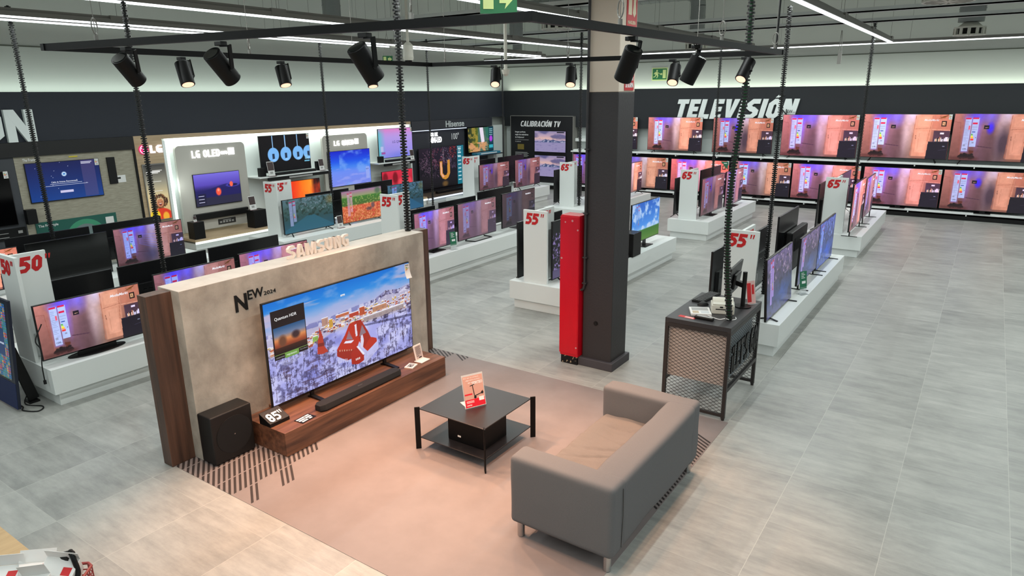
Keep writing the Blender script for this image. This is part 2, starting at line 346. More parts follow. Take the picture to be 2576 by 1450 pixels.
def screen_mesh(kind, cv, texts=(), strength=1.0):
    """unit screen: x -.5...5, z 0..1, facing -y; texts = (body, x, y(top down), w, h, colour, shear, bold)"""
    h, w = cv.h, cv.w
    xs = cv.x.ravel()-.5; zs = 1-cv.y.ravel(); n = w*h
    idx = np.arange(n).reshape(h, w)
    f = np.stack([idx[1:, :-1], idx[1:, 1:], idx[:-1, 1:], idx[:-1, :-1]], -1).reshape(-1, 4)
    verts = [(x, 0, z) for x, z in zip(xs.tolist(), zs.tolist())]; faces = f.tolist(); nf = len(faces); mi = [0]*nf
    m0 = MATS.get('screen_picture')
    if not m0:
        m0 = bpy.data.materials.new('screen_picture'); m0.use_nodes = True; nt = m0.node_tree; b = nt.nodes['Principled BSDF']
        at = nt.nodes.new('ShaderNodeAttribute'); at.attribute_name = 'picture'; nt.links.new(at.outputs['Color'], b.inputs['Emission Color'])
        b.inputs['Base Color'].default_value = (.01, .01, .012, 1); b.inputs['Roughness'].default_value = .28; b.inputs['Emission Strength'].default_value = 1.0; b.inputs['Specular IOR Level'].default_value = .35
        m0.cycles.emission_sampling = 'NONE'; MATS['screen_picture'] = m0
    mats = [m0]; cidx = {}
    mb = MB()
    for t in texts:
        body, x, y, tw, th, col, sh, bo = t
        if col not in cidx: cidx[col] = len(mats); mats.append(mat('screen_text_'+col[1:], '#000000', .4, emit=col, es=1))
        mb.text(body, tw, th, face_mat((x-.5, 0, 1-y), 'y-'), .0006, cidx[col], sh, bo, lift=.0015)
    verts += mb.v; faces += [tuple(i+n for i in q) for q in mb.f]; mi += mb.m
    me = bpy.data.meshes.new('screen_'+kind); me.from_pydata(verts, [], faces)
    for q in mats: me.materials.append(q)
    me.polygons.foreach_set('material_index', mi)
    at = me.attributes.new('picture', 'FLOAT_COLOR', 'POINT')
    c = np.clip(cv.a.reshape(-1, 3), 0, 1); lin = np.where(c <= .04045, c/12.92, ((c+.055)/1.055)**2.4)*strength
    full = np.ones((len(verts), 4)); full[:n, :3] = lin; full[n:, :3] = 1
    at.data.foreach_set('color', full.ravel().astype(np.float32)); me.update()
    SCREEN_MESH[kind] = me; return me

def paint_kitchen(tint=(1, 1, 1), glow=1.0, smear=0, dim=1.0, wash=0, wc=(.66, .54, .66)):
    c = CV(288, 162)
    c.grad([(0, '#c4827a'), (.12, '#bb7a72'), (.2, '#a4707c'), (.33, '#9a7390'), (.42, '#84616f'), (.5, '#b9a0ab'), (.57, '#d8b4a8'), (.62, '#d89c84'), (.8, '#cf8e74'), (1, '#a3604f')], 'x')
    c.rect(0, 0, 1, 1, '#6a3f3a', .35, 0); c.a = c.a*(1.12-.42*c.y[..., None])
    c.line(.008, .17, .075, .19, .0022, '#8a4f46'); c.line(.075, .19, .095, .8, .0022, '#8d5148')
    c.rect(.105, 0, .115, .9, '#a8604e', .5, .01)
    c.ell(.24, .03, .17, .24, '#5a4bff', .8*glow, .8); c.ell(.40, .04, .10, .33, '#7a6cff', .75*glow, .9); c.ell(.275, .3, .05, .55, '#8a6cff', .55*glow, .9); c.ell(.56, .02, .1, .25, '#c8c8ff', .6*glow, .9)
    c.ell(.43, .62, .09, .45, '#5f444c', .7, .8); c.ell(.52, .4, .08, .6, '#d9c4cf', .5, .9)
    if smear == 1: c.ell(.55, .62, .11, .5, '#3b2c3c', .85, .7); c.ell(.40, .3, .05, .16, '#3a22ff', .85, .6)
    if smear == 2:
        for k in range(6): c.line(.34, .22+.05*k, .70, .30+.09*k, .014, '#7e86ff', .22)
        c.ell(.5, .8, .18, .3, '#3c3a58', .7, .8)
    # cupboard doors
    c.rect(.60, .02, .79, .95, '#d9977c', .75, .02); c.line(.605, .03, .59, .93, .0025, '#a8674f'); c.line(.79, .03, .765, .6, .003, '#a8674f')
    c.line(.60, .33, .79, .30, .002, '#8f5844'); c.rect(.635, .06, .76, .27, '#e0a186', .6, .01); c.rect(.635, .38, .75, .86, '#dfa188', .6, .01)
    c.line(.665, .42, .66, .84, .0015, '#b67a62'); c.line(.625, .47, .63, .56, .0022, '#5d3a34')
    # handle bar, little sign on fridge
    c.line(.29, .69, .44, .72, .006, '#4a2f40', .8); c.rect(.328, .24, .386, .32, '#1d1420'); c.line(.345, .29, .37, .285, .003, '#b08a72')
    # right side: wall, frame, logo wire, shelf, bottles, cabinet
    c.rect(.80, 0, 1, .36, '#b9745f', .8, .03); c.line(.80, .33, 1, .35, .003, '#dda890', .8)
    c.rect(.893, .14, .948, .265, '#21120f'); c.rect(.905, .165, .936, .24, '#c69a72'); c.line(.915, .185, .925, .22, .003, '#4a3020')
    for k in range(5): c.line(.862+.012*k, .085-.012*k, .93+.008*k, .06-.012*k, .0022, '#6b3c12'); c.line(.87+.012*k, .03, .885+.012*k, .10, .0018, '#7c4a18')
    c.rect(.822, .36, 1, .6, '#45303f', 1, .01); c.rect(.895, .40, .935, .44, '#d7cbe6')
    r = np.random.default_rng(3)
    for k in range(26):
        x = .845+.006*k+r.random()*.004; hh = .03+.06*r.random(); c.rect(x, .585-hh, x+.005, .6, ['#f3ece8', '#e9b08a', '#1a1216', '#d8d2f5', '#c8743f'][r.integers(5)])
    c.rect(.955, .50, .985, .6, '#cfc8ff')
    c.poly([(.775, .61), (1, .60), (1, 1), (.765, 1)], '#1a1520'); c.line(.775, .612, 1, .60, .004, '#3a2f3c'); c.rect(.94, .70, .965, .72, '#6d7388'); c.line(.90, .8, .98, .78, .002, '#39364a')
    # plant low left
    for k in range(30): c.ell(.10+.17*r.random(), .86+.1*r.random(), .02, .03, '#1b0e10', .9, .4)
    for k in range(10): c.ell(.21+.06*r.random(), .78+.08*r.random(), .012, .022, '#5a2c20', .9, .4)
    c.rect(0, .93, .32, 1, '#4c2624', .6, .05)
    # shelf-edge price sheets hung in the picture
    c.rect(.117, .06, .195, .83, '#8d8cff', .5*glow, .03); c.rect(.122, .087, .190, .805, '#adbcec'); c.rect(.199, .083, .271, .706, '#aabcee')
    for (x0, y0, x1) in ((.122, .083, .182), (.199, .075, .262), (.203, .185, .256)): c.rect(x0, y0, x1, y0+.035, '#d2194b')
    for k in range(14): c.rect(.128, .165+.032*k, .128+.03+.025*r.random(), .170+.032*k, '#7d86ad')
    for k in range(5): c.rect(.205, .25+.028*k, .262, .254+.028*k, '#8089b0')
    c.rect(.165, .25, .184, .34, '#e2607a'); c.rect(.135, .655, .160, .70, '#8f97b8'); c.rect(.21, .375, .245, .395, '#25459f')
    for k, q in enumerate(('#3aa64b', '#8cc63f', '#d8e04a', '#f2d13c', '#f19a35', '#e8552f', '#d8212b')): c.rect(.205, .425+.021*k, .222+.003*k, .443+.021*k, q)
    c.rect(.252, .50, .263, .515, '#1e2438'); c.rect(.225, .60, .245, .63, '#8a90b0')
    n = fbm(c.h, c.w, 14, 24, 5, 3)[..., None]; c.a = c.a*(.93+.14*n)
    c.a = np.clip(c.a*np.array(tint)*dim*1.08, 0, 1); c.a = c.a*(1-wash)+np.array(wc)*wash
    return c
KT = [('MediaMarkt', .700, .150, .185, .05, '#f4f6ff', .3, .012), ('1599.-', .134, .775, .052, .035, '#20264a', 0, .01)]
def kt(price): return [('MediaMarkt', .700, .145, .165, .045, '#f4f6ff', .3, .012), (price, .134, .775, .052, .035, '#20264a', 0, .01)]
screen_mesh('kitchen', paint_kitchen(), KT, 1.0)
screen_mesh('kitchen_smear', paint_kitchen((1, .95, .95), 1.0, 1), kt('1299.-'), 1.0)
screen_mesh('kitchen_bright', paint_kitchen((1.06, 1.0, 1.0), 1.1, 0, 1.1), kt('2199.-'), 1.0)
screen_mesh('kitchen_hot', paint_kitchen((1.2, .88, .98), 1.25, 0, 1.12), kt('799.-'), 1.0)
screen_mesh('kitchen_pink', paint_kitchen((1.08, .96, 1.08), 1.15, 0, 1.05), kt('899.-'), 1.0)
screen_mesh('kitchen_blue', paint_kitchen((.86, .88, 1.05), 1.2, 2, .95), kt('719.-'), .9)
screen_mesh('kitchen_purple', paint_kitchen((.90, .82, 1.05), 1.3, 0, .98, .15, (.7, .6, .8)), kt('699.-'), .95)
screen_mesh('kitchen_violet', paint_kitchen((.88, .84, 1.0), .7, 0, .85, .38), kt('649.-'), .8)
screen_mesh('kitchen_dull', paint_kitchen((.74, .76, .86), .5, 0, .62, .35, (.34, .32, .40)), kt('549.-'), .7)
screen_mesh('kitchen_mauve', paint_kitchen((.90, .80, .92), .9, 1, .85, .25, (.60, .46, .54)), kt('999.-'), .9)

def price_sheet(c, x=.10, a=1.0, col='#a9b4e6'):
    c.rect(x, .07, x+.06, .80, col, a); c.rect(x+.066, .06, x+.125, .68, col, a)
    c.rect(x, .065, x+.055, .10, '#c21a48', a); c.rect(x+.066, .05, x+.12, .085, '#c21a48', a); c.rect(x+.07, .16, x+.12, .19, '#c21a48', a)
    for k in range(10): c.rect(x+.006, .18+.04*k, x+.045, .187+.04*k, '#6a76a4', a)
    for k, q in enumerate(('#4caf50', '#c0ca33', '#fbc02d', '#ef6c00', '#d32f2f')): c.rect(x+.072, .42+.03*k, x+.088+.004*k, .44+.03*k, q, a)
def paint_town():
    c = CV(480, 270); w, h = c.w, c.h
    c.grad([(0, '#0a6fd0'), (.12, '#1f84dc'), (.22, '#7fa6dd'), (.31, '#b4b6da'), (.36, '#7b7fb4'), (.42, '#a9a6d2'), (1, '#8f90dc')])
    cl = fbm(h, w, 7, 5, 11, 5); c.put(np.clip((cl-.50)*6, 0, 1)*(c.y < .32)*(1-np.clip(c.y/.33, 0, 1)*.3), '#aeb2dc', .8)
    cl2 = fbm(h, w, 16, 4, 21, 4); c.put(np.clip((cl2-.55)*6, 0, 1)*(c.y < .30)*(c.y > .1), '#cdb7cc', .7)
    hz = np.interp(c.x, [0, .24, .34, .55, .71, .80, .9, 1], [.30, .32, .326, .298, .292, .233, .262, .25])
    far = (c.y > hz) & (c.y < .40); c.put(far.astype(float), '#7d80b8', .85); n = fbm(h, w, 22, 34, 5, 4)
    c.put(far*np.clip((n-.5)*8, 0, 1), '#d5d3ea', .8)
    mt = (c.y > hz) & (c.y < .42) & (c.x > .68); c.put(mt*1.0, '#8a88b4', .8); c.put(mt*np.clip((fbm(h, w, 40, 60, 9, 3)-.5)*9, 0, 1), '#e2e0f2', .8); c.put(mt*np.clip((fbm(h, w, 60, 90, 19, 2)-.58)*9, 0, 1), '#3c3350', .8)
    # snow ground
    low = np.interp(c.x, [0, .24, .38, .5, .65, 1], [.50, .54, .464, .47, .494, .50]); g = c.y > low
    c.put(g*1.0, '#a6a8e6'); c.put(g*np.clip((fbm(h, w, 9, 12, 31, 4)-.45)*5, 0, 1), '#cfd0f6', .75); c.put(g*np.clip((fbm(h, w, 6, 8, 35, 4)-.5)*5, 0, 1), '#7377c9', .6)
    # town
    r = np.random.default_rng(5)
    t = (c.y <= low+.03) & (c.y > hz+.05); c.put(t*1.0, '#b9b4cf', .9)
    for k in range(420):
        x = r.random(); y0 = np.interp(x, [0, .24, .38, .5, .65, 1], [.42, .45, .36, .35, .34, .33]); y = y0+r.random()*(np.interp(x, [0, .24, .38, .5, .65, 1], [.50, .54, .464, .47, .494, .5])-y0)
        bw = .008+.02*r.random(); bh = .008+.02*r.random(); c.rect(x, y, x+bw, y+bh, ['#c98d6c', '#b5523a', '#d9b184', '#8f7f8c', '#e6d6c4', '#a24a32', '#54486a', '#c8a23e'][r.integers(8)], .9); c.rect(x, y-.007, x+bw, y, '#eeeefa', .9)
    for (x0, y0, x1, y1, q) in ((.336, .313, .376, .393, '#b98f7e'), (.382, .349, .407, .432, '#d0a03c'), (.597, .33, .633, .42, '#c0532e'), (.693, .372, .80, .43, '#c08a6a'), (.622, .45, .94, .505, '#a99a9c'), (.269, .466, .303, .517, '#8fb556'), (.52, .36, .59, .40, '#b8402c'), (.43, .33, .52, .36, '#c06a48')):
        c.rect(x0, y0, x1, y1, q); c.rect(x0, y0-.008, x1, y0, '#ececf8')
        for k in range(int((x1-x0)/.008)): c.rect(x0+.003+.008*k, y0+.015, x0+.006+.008*k, y1-.012, '#5b4a50', .45)
    c.poly([(.60, .525), (1, .60), (1, .63), (.64, .553)], '#55567e', .8); c.put(((c.y > .50) & (c.y < .53+.02*c.x) & (c.x > .64))*np.clip((n-.5)*8, 0, 1), '#3d3852', .8)
    # bare trees
    def tree(x, y, s):
        col = ['#2b2440', '#4a3442', '#3a3358'][r.integers(3)]; c.line(x, y, x+(r.random()-.5)*.01, y-s, .0011, col, .9)
        for q in range(6):
            b = y-s*(.3+.6*r.random()); c.line(x, b, x+(r.random()-.5)*s*.38, b-s*.25, .0007, col, .75)
    for k in range(230):
        x = r.random(); y = .55+.5*r.random()
        if .40 < x < .72 and .45 < y < .93: continue
        tree(x, y, .04+.10*max(0, y-.5)+.03*r.random())
    dk = np.clip((fbm(h, w, 30, 50, 61, 3)-.52)*7, 0, 1)*g*((c.x < .42) | (c.x > .72) | (c.y > .86)); c.put(dk, '#2d2848', .5)
    dk = np.clip((fbm(h, w, 60, 30, 71, 3)-.55)*8, 0, 1)*((c.x > .08) & (c.x < .40) & (c.y > .68)); c.put(dk, '#3a2538', .5)
    # church
    c.poly([(.41, .78), (.5, .88), (.62, .96), (.72, .86), (.72, .76), (.6, .70)], '#c3c3ea', .8)
    P = [(.517, .465), (.559, .456), (.600, .459), (.649, .621), (.664, .692), (.707, .728), (.71, .768), (.659, .816), (.633, .838), (.609, .787), (.578, .694), (.559, .758), (.522, .848), (.481, .849), (.416, .761), (.419, .69), (.48, .567)]
    c.poly(P, '#b8311f'); c.poly([(.559, .456), (.600, .459), (.649, .621), (.664, .692), (.609, .787), (.57, .62)], '#a42a1c'); c.poly([(.42, .70), (.54, .76), (.522, .848), (.481, .849), (.416, .761)], '#9a2a1e')
    c.poly([(.512, .793), (.56, .734), (.607, .842), (.603, .923), (.56, .941), (.513, .912)], '#a82c1f'); c.poly([(.556, .74), (.566, .735), (.612, .85), (.60, .86)], '#e8e6f6')
    c.poly([(.553, .496), (.566, .49), (.569, .621), (.556, .626)], '#e3dcea'); c.poly([(.592, .64), (.606, .63), (.612, .70), (.600, .79), (.585, .76)], '#d9d2e8')
    for q in ([(.51, .534), (.534, .645), (.486, .619)], [(.606, .523), (.632, .624), (.581, .64)]): c.poly(q, '#8d7480')
    for k in range(5): c.line(.492+.009*k, .60+.004*k, .506+.005*k, .55, .0009, '#b8311f')
    c.poly([(.482, .634), (.542, .656), (.521, .677), (.469, .651)], '#e6e4f4')
    for k in range(6): c.rect(.435+.016*k, .705+.008*k, .441+.016*k, .722+.008*k, '#d9a98f'); c.line(.422+.012*k, .80+.006*k, .42+.012*k, .835+.006*k, .0022, '#dddcf4')
    for k in range(3): c.rect(.543+.012*k, .868, .551+.012*k, .892, '#e8d8d8')
    c.poly([(.557, .452), (.562, .41), (.568, .452)], '#3d7a4c')
    # bell tower
    c.poly([(.315, .384), (.332, .48), (.338, .596), (.361, .669), (.323, .676), (.289, .657), (.300, .516), (.309, .48)], '#b23a2a'); c.poly([(.296, .55), (.340, .56), (.338, .596), (.295, .585)], '#7c2a24')
    # feature card on the left of the picture
    c.rect(.035, .087, .235, .566, '#1a1314'); c.rect(.042, .255, .231, .515, '#2a3a66')
    reg = (c.x > .042) & (c.x < .231) & (c.y > .255) & (c.y < .515); c.grad([(.255, '#22507e'), (.33, '#6d7c9c'), (.38, '#d98a52'), (.43, '#a04b2c'), (.515, '#1a1014')], 'y', reg)
    c.ell(.09, .40, .03, .075, '#6e4430', 1, .5); c.ell(.17, .37, .032, .05, '#2f2028', .9, .5); c.rect(.042, .455, .231, .515, '#1c1210', .6)
    c.rect(.036, .517, .236, .523, '#8fae5a'); c.rect(.036, .523, .235, .566, '#14100f'); c.rect(.095, .52, .178, .575, '#6f9a48')
    for k in range(5): c.rect(.045+.01*k, .59+.012*k, .21-.012*k, .594+.012*k, '#c9cbe8', .8)
    c.rect(.473, .128, .503, .148, '#e8eef8'); return c
screen_mesh('town', paint_town(), [('Quantum HDR', .055, .19, .13, .035, '#f0f0f0', 0, .004), ('MEJORADO', .105, .56, .06, .02, '#e8f4e0', 0, 0), ('CONVENCIONAL', .042, .553, .05, .012, '#9a9a9a', 0, 0), ('Muy brillante', .185, .548, .045, .014, '#9a9a9a', 0, 0), ('Directo', .478, .145, .02, .012, '#1c3a66', 0, 0)], 1.0)
def paint_simple(kind):
    c = CV(200, 112)
    h, w = c.h, c.w; r = np.random.default_rng(hash(kind) % 97 if False else sum(map(ord, kind)))
    if kind == 'signal':
        c.grad([(0, '#10174f'), (1, '#0f3c86')]); c.rect(.74, .0, .93, .98, '#5a4a7a', .55); c.rect(.745, .04, .9, .06, '#d8d8ec'); c.rect(.745, .08, .88, .095, '#d8d8ec')
        for k in range(14): c.ell(r.random()*.7+.1, r.random()*.9, .006, .01, '#dfe8ff', .9, .5)
        c.ell(.49, .33, .04, .07, '#bcd8f4', 1, .3); c.rect(.475, .31, .505, .35, '#1c6fc0'); c.rect(.40, .76, .58, .82, '#c9c6e8')
        for k, q in enumerate(((.28, .72), (.18, .8))): c.rect(q[0], .57+.05*k, q[1], .58+.05*k, '#c8d0ea')
    elif kind == 'eggs':
        c.grad([(0, '#7a6fe0'), (.35, '#5a49b8'), (.5, '#2b2468'), (.75, '#232050'), (1, '#2a2a40')]); d = c.y > .45+.08*np.sin(c.x*5+1); c.put(d*1.0, '#1d1a5c', .7); c.put(d*(c.y > .75), '#2c2b3c', .8)
        c.ell(.83, .43, .17, .07, '#4a47b8', .9, .2); c.ell(.83, .43, .12, .045, '#171545', 1, .2); c.ell(.80, .40, .045, .10, '#ff6a4e', 1, .3); c.ell(.50, .60, .07, .15, '#ff5a40', 1, .35); c.ell(.5, .55, .03, .06, '#ffb199', .8, .5)
        c.rect(.05, .62, .22, .95, '#191830', .6)
        for k in range(3): c.rect(.06, .68+.10*k, .18, .695+.10*k, '#c8c8e8')
    elif kind == 'pendants':
        c.a[:] = 0.01
        for k, x in enumerate((.25, .5, .75, .97)):
            c.rect(x-.008, 0, x+.008, .4, '#8fc0ee') if k < 3 else None
            c.ell(x, .53, .115, .21, '#7ab8f4', 1, .08); c.rect(x-.022, .50, x+.022, .66, '#0a1428', .85, .01); c.ell(x+.01, .68, .045, .04, '#8fc8ff', 1, .2)
        c.rect(0, .76, 1, 1, '#020203'); c.rect(.87, .76, .98, .80, '#6fb8d8')
    elif kind == 'sea':
        c.grad([(0, '#0f22c8'), (.3, '#1c55e8'), (.45, '#3f80ee'), (.6, '#6a8cf2'), (1, '#7a88e8')]); n = fbm(h, w, 5, 4, 3, 5); c.put(np.clip((n-.5)*5, 0, 1)*(c.x > .25), '#79a8f4', .7); n = fbm(h, w, 14, 5, 8, 4); c.put(np.clip((n-.52)*6, 0, 1)*(c.y > .5), '#96a0f0', .7)
        c.rect(.88, .52, .97, .88, '#aab6f0', .6)
    elif kind == 'lilac':
        c.grad([(0, '#d08ad4'), (.3, '#b298e4'), (1, '#8d8ae6')]); c.put(np.clip(1-c.x*5, 0, 1), '#58c0c8', .9); c.put(np.clip(1-c.y*6, 0, 1), '#e078b8', .5); c.ell(.6, 1.0, .5, .25, '#6c78dc', .7, .8); c.rect(.05, .60, .13, .78, '#d8c8f0', .6); c.rect(.07, .8, .18, .87, '#a03a8c', .8)
    elif kind == 'lilac_red':
        c.grad([(0, '#e0304a'), (1, '#a81828')]); 
        for k in range(6): c.ell(.1+.16*k, .3+.3*(k % 2), .1, .3, '#f04a58' if k % 2 else '#7a0a18', .9, .4)
    elif kind == 'flame':
        c.grad([(0, '#8a0f10'), (.35, '#e8260c'), (.6, '#ff7a14'), (.8, '#ff9a28'), (.88, '#3a0c08'), (1, '#1a0a0a')], 'x'); c.put(np.clip((fbm(h, w, 2, 6, 3, 3)-.5)*4, 0, 1), '#ff4a10', .6)
    elif kind == 'fireworks':
        c.grad([(0, '#1a1420'), (.6, '#0e0c14'), (.75, '#17131a'), (1, '#0a090c')])
        for cx, cy, R, q in ((.22, .30, .22, '#b88aa8'), (.40, .26, .20, '#c8506c'), (.14, .46, .16, '#9a7a94'), (.58, .22, .16, '#b89ac0'), (.74, .12, .11, '#ff4a38'), (.30, .55, .16, '#8a6a88'), (.72, .40, .12, '#9a7aa0')):
            for k in range(80): a = r.random()*6.28; rr = R*(.3+.7*r.random()); c.line(cx+math.cos(a)*rr*.7, cy+math.sin(a)*rr*1.15, cx+math.cos(a)*rr, cy+math.sin(a)*rr*1.65, .0009, q, .7)
        c.poly([(.44, .36), (.495, .36), (.50, .66), (.535, .72), (.575, .72), (.605, .66), (.61, .34), (.665, .34), (.665, .68), (.62, .79), (.56, .83), (.49, .79), (.44, .68)], '#c98a2e'); c.poly([(.45, .38), (.48, .38), (.487, .67), (.54, .75), (.50, .77), (.455, .67)], '#e8a88a')
        c.ell(.55, .93, .09, .1, '#7a5a2a', .8, .6); c.rect(.52, .06, .525, .34, '#c8b8c0', .8); c.rect(.84, 0, .99, 1, '#0f6f82')
        for k in range(9): c.rect(.86, .07+.10*k, .93, .10+.10*k, '#d8eef2', .85)
    elif kind == 'waterfall':
        n = fbm(h, w, 10, 12, 3, 5); c.grad([(0, '#1d2a14'), (.4, '#5a6a1c'), (1, '#2c3a18')], 'x'); c.put(np.clip((n-.45)*6, 0, 1), '#a8923a', .8); c.put(((c.x > .38) & (c.x < .78))*1.0, '#3f6a6c', .8)
        c.poly([(.44, 0), (.58, 0), (.64, .6), (.52, .7), (.47, .3)], '#e6dcec'); c.put(np.clip((fbm(h, w, 8, 10, 8, 4)-.40)*6, 0, 1)*((c.y > .62) & (c.x < .78)), '#d89a6a', .9); c.poly([(.66, 0), (.8, 0), (.8, .5), (.70, .4)], '#2c6a5c'); c.rect(.80, 0, 1, 1, '#0c3c4c')
        c.ell(.9, .5, .08, .16, '#b040d8', 1, .4); c.rect(.82, .76, .98, .9, '#38a8b8')
        for k in range(4): c.rect(.83, .08+.08*k, .96, .11+.08*k, '#a8d8dc', .8)
    elif kind in ('park', 'park_dim'):
        c.grad([(0, '#5f7f8c'), (.35, '#3f5f5c'), (.6, '#2f5358'), (1, '#2a5a72')]); n = fbm(h, w, 16, 22, 3, 5); c.put(np.clip((n-.48)*4, 0, 1)*(c.y < .62), '#1e3026', .8); n = fbm(h, w, 26, 34, 9, 3); c.put(np.clip((n-.56)*4, 0, 1)*(c.y < .45)*(c.x > .35), '#a8b6cc', .7)
        c.poly([(.46, .55), (.60, .55), (1, .95), (1, 1), (0, 1), (0, .92)], '#2f6a80', .8); c.ell(.95, .15, .12, .2, '#a88a4a', .5, .8); price_sheet(c, .12, .75)
        if kind == 'park_dim': c.a *= np.array((.8, .95, 1.1))
    elif kind == 'autumn':
        c.grad([(0, '#a878a0'), (.18, '#96a072'), (.22, '#3e7a2c'), (.45, '#4a6a2c'), (.5, '#d8603a'), (1, '#b8682c')]); n = fbm(h, w, 30, 44, 3, 3); c.put(np.clip((n-.5)*8, 0, 1)*(c.y > .46), '#f49a6a', .9); c.put(np.clip((n-.58)*8, 0, 1)*((c.y > .2) & (c.y < .48)), '#b8c06a', .7); c.put(np.clip((fbm(h, w, 20, 30, 13, 3)-.56)*8, 0, 1)*(c.y > .48), '#c8342a', .8)
        c.ell(.76, .56, .06, .12, '#6a5058', .9, .5); c.ell(.66, .66, .10, .07, '#5a4048', .8, .5); c.ell(.9, .1, .1, .15, '#4a6a4c', .8, .6); price_sheet(c, .13, .7, '#d8a8c0')
    elif kind == 'dusk':
        c.grad([(0, '#8d84a8'), (.2, '#b39ab0'), (.35, '#d8b0a8'), (.48, '#9a90b8'), (1, '#a89ab8')]); n = fbm(h, w, 4, 3, 12, 4); c.put(np.clip((n-.5)*5, 0, 1)*(c.y < .4), '#4f4f7c', .8); rd = .53-.13*np.maximum(0, 1-np.abs((c.x-.36)/.16))-.11*np.maximum(0, 1-np.abs((c.x-.6)/.2))-.08*np.maximum(0, 1-np.abs((c.x-.9)/.2))-.04*vnoise(h, w, 1, 22, 4); c.put((c.y > rd)*(c.y < .57)*1.0, '#35466f', .9); c.put((c.y > rd+.03)*(c.y < .57)*np.clip((fbm(h, w, 20, 30, 6, 3)-.5)*8, 0, 1), '#b8b4cc', .8)
        c.put(((c.y > .54))*1.0, '#9088b0', .9); n = fbm(h, w, 24, 10, 5, 4); c.put(np.clip((n-.58)*5, 0, 1)*(c.y > .57), '#6a6494', .6); c.rect(.72, .02, .95, .08, '#101018')
    elif kind == 'meadow':
        c.grad([(0, '#1c5cc0'), (.6, '#3f8ae0'), (.7, '#7ab0e8'), (.74, '#2f6a1a'), (1, '#4a7a1c')]); n = fbm(h, w, 6, 8, 15, 5); c.put(np.clip((n-.47)*6, 0, 1)*(c.y < .72), '#b8d0f2', .9); price_sheet(c, .14, .45, '#5a88d8')
    elif kind == 'glitter':
        c.a[:] = (.05, .04, .07); n = fbm(h, w, 40, 60, 5, 3); c.put(np.clip((n-.56)*8, 0, 1)*(c.y < .85), '#a890d8', .8); c.put((c.y > .85)*1.0, '#4a4068'); c.rect(0, 0, 1, .2, '#050508'); price_sheet(c, .22, 1, '#b090f0')
    elif kind in ('woods', 'woods_blue'):
        c.grad([(0, '#6a5a92'), (.4, '#4a4468'), (.7, '#3c4a78'), (1, '#4a4a80')]); n = fbm(h, w, 14, 14, 25, 5); c.put(np.clip((n-.5)*4, 0, 1), '#2c2a3c', .8); n = fbm(h, w, 18, 22, 33, 4); c.put(np.clip((n-.58)*5, 0, 1)*(c.y < .45), '#d0b0d0', .75); c.ell(.6, .75, .3, .25, '#3a5fb8', .6, .8); price_sheet(c, .12, .85, '#b89af0')
        if kind == 'woods_blue': c.a = c.a*np.array((.75, 1.1, 1.35))
    elif kind == 'korean':
        n1 = (np.sin(c.x*19)*np.sin(c.y*27) > .15); n2 = np.sin(c.x*38)*np.sin(c.y*54) > .2; c.a[:] = (.06, .22, .42); e = (c.y < .34) | (c.y > .70) | (c.x > .86)
        c.put(e*1.0, '#1c5a6a'); c.put(e*n1, '#b8402c', .9); c.put(e*n2*~n1, '#d8a03c', .8); c.put(e*n1*(np.sin(c.x*38) > .5), '#e8c04c', .8); c.put(e*(fbm(h, w, 12, 10, 3, 2) > .55), '#2c8a7a', .8); c.put(e*(np.abs(np.sin(c.y*95)) > .9), '#3a6ad0', .9); c.ell(.4, .52, .3, .2, '#1a4a9c', .6, .9)
    elif kind == 'girl':
        c.grad([(0, '#3c3c3a'), (.3, '#8a8878'), (.55, '#c8b88c'), (1, '#caa468')]); 
        for k in range(150): a = r.random()*6.28; q = .55+.45*r.random(); c.ell(.55+.36*q*math.cos(a), .67+.13*q*math.sin(a), .05, .018, ['#3c2216', '#5a3820', '#7a5230', '#2e1a12'][k % 4], .85, .5)
        c.ell(.55, .70, .19, .085, '#b87a58', 1, .2); c.ell(.55, .725, .075, .028, '#6a1c1c', 1, .3); c.ell(.55, .712, .06, .008, '#f6ece4', 1, .3); c.ell(.47, .685, .035, .005, '#2a1610', 1, .3); c.ell(.63, .685, .035, .005, '#2a1610', 1, .3); c.ell(.55, .70, .02, .010, '#9c6244', .8, .4); c.ell(.55, .93, .52, .14, '#c8341c', 1, .1); c.ell(.25, .93, .26, .13, '#e8c820', 1, .2); c.ell(.75, .96, .18, .1, '#e8b030', .9, .3)
        for k in range(3): c.ell(.16, .30+.085*k, .06, .018, '#c8c8c0', .7, .3); c.rect(.3, .29+.085*k, .9, .293+.085*k, '#d8d8d0'); c.rect(.3, .305+.085*k, .75, .308+.085*k, '#d8d8d0')
        for k in range(3): c.rect(.10, .10+.025*k, .85-.1*k, .112+.025*k, '#f0f0ec')
    return c
for kd, st, tx in (('signal', 1, [('Cable de Antena: Desconectado', .30, .545, .36, .04, '#f0f4ff', 0, 0)]), ('eggs', 1, ()), ('pendants', 1, [('2024', .885, .66, .08, .05, '#9fd8ee', 0, 0), ('NEW', .885, .73, .08, .055, '#9fd8ee', 0, .01)]), ('sea', 1, [('NEW', .885, .61, .07, .04, '#203080', 0, 0)]),
                   ('lilac', 1, [('LG QNED', .40, .52, .33, .10, '#30306a', 0, 0)]), ('lilac_red', .9, ()), ('flame', 1, ()), ('fireworks', 1, [('Hisense', .85, .05, .09, .025, '#f0ffff', 0, 0), ('U7', .87, .15, .05, .03, '#f0ffff', 0, 0), ('50+', .85, .28, .07, .035, '#f0ffff', 0, 0)]),
                   ('waterfall', 1, ()), ('park', .8, ()), ('park_dim', .8, ()), ('autumn', .9, ()), ('dusk', 1, ()), ('meadow', 1, ()), ('glitter', .9, ()), ('woods', .8, ()), ('woods_blue', .8, ()), ('korean', .7, [('Korean', .62, .55, .22, .035, '#d8e4f4', 0, 0)]), ('girl', 1.1, ())):
    screen_mesh(kd, paint_simple(kd), tx, st)

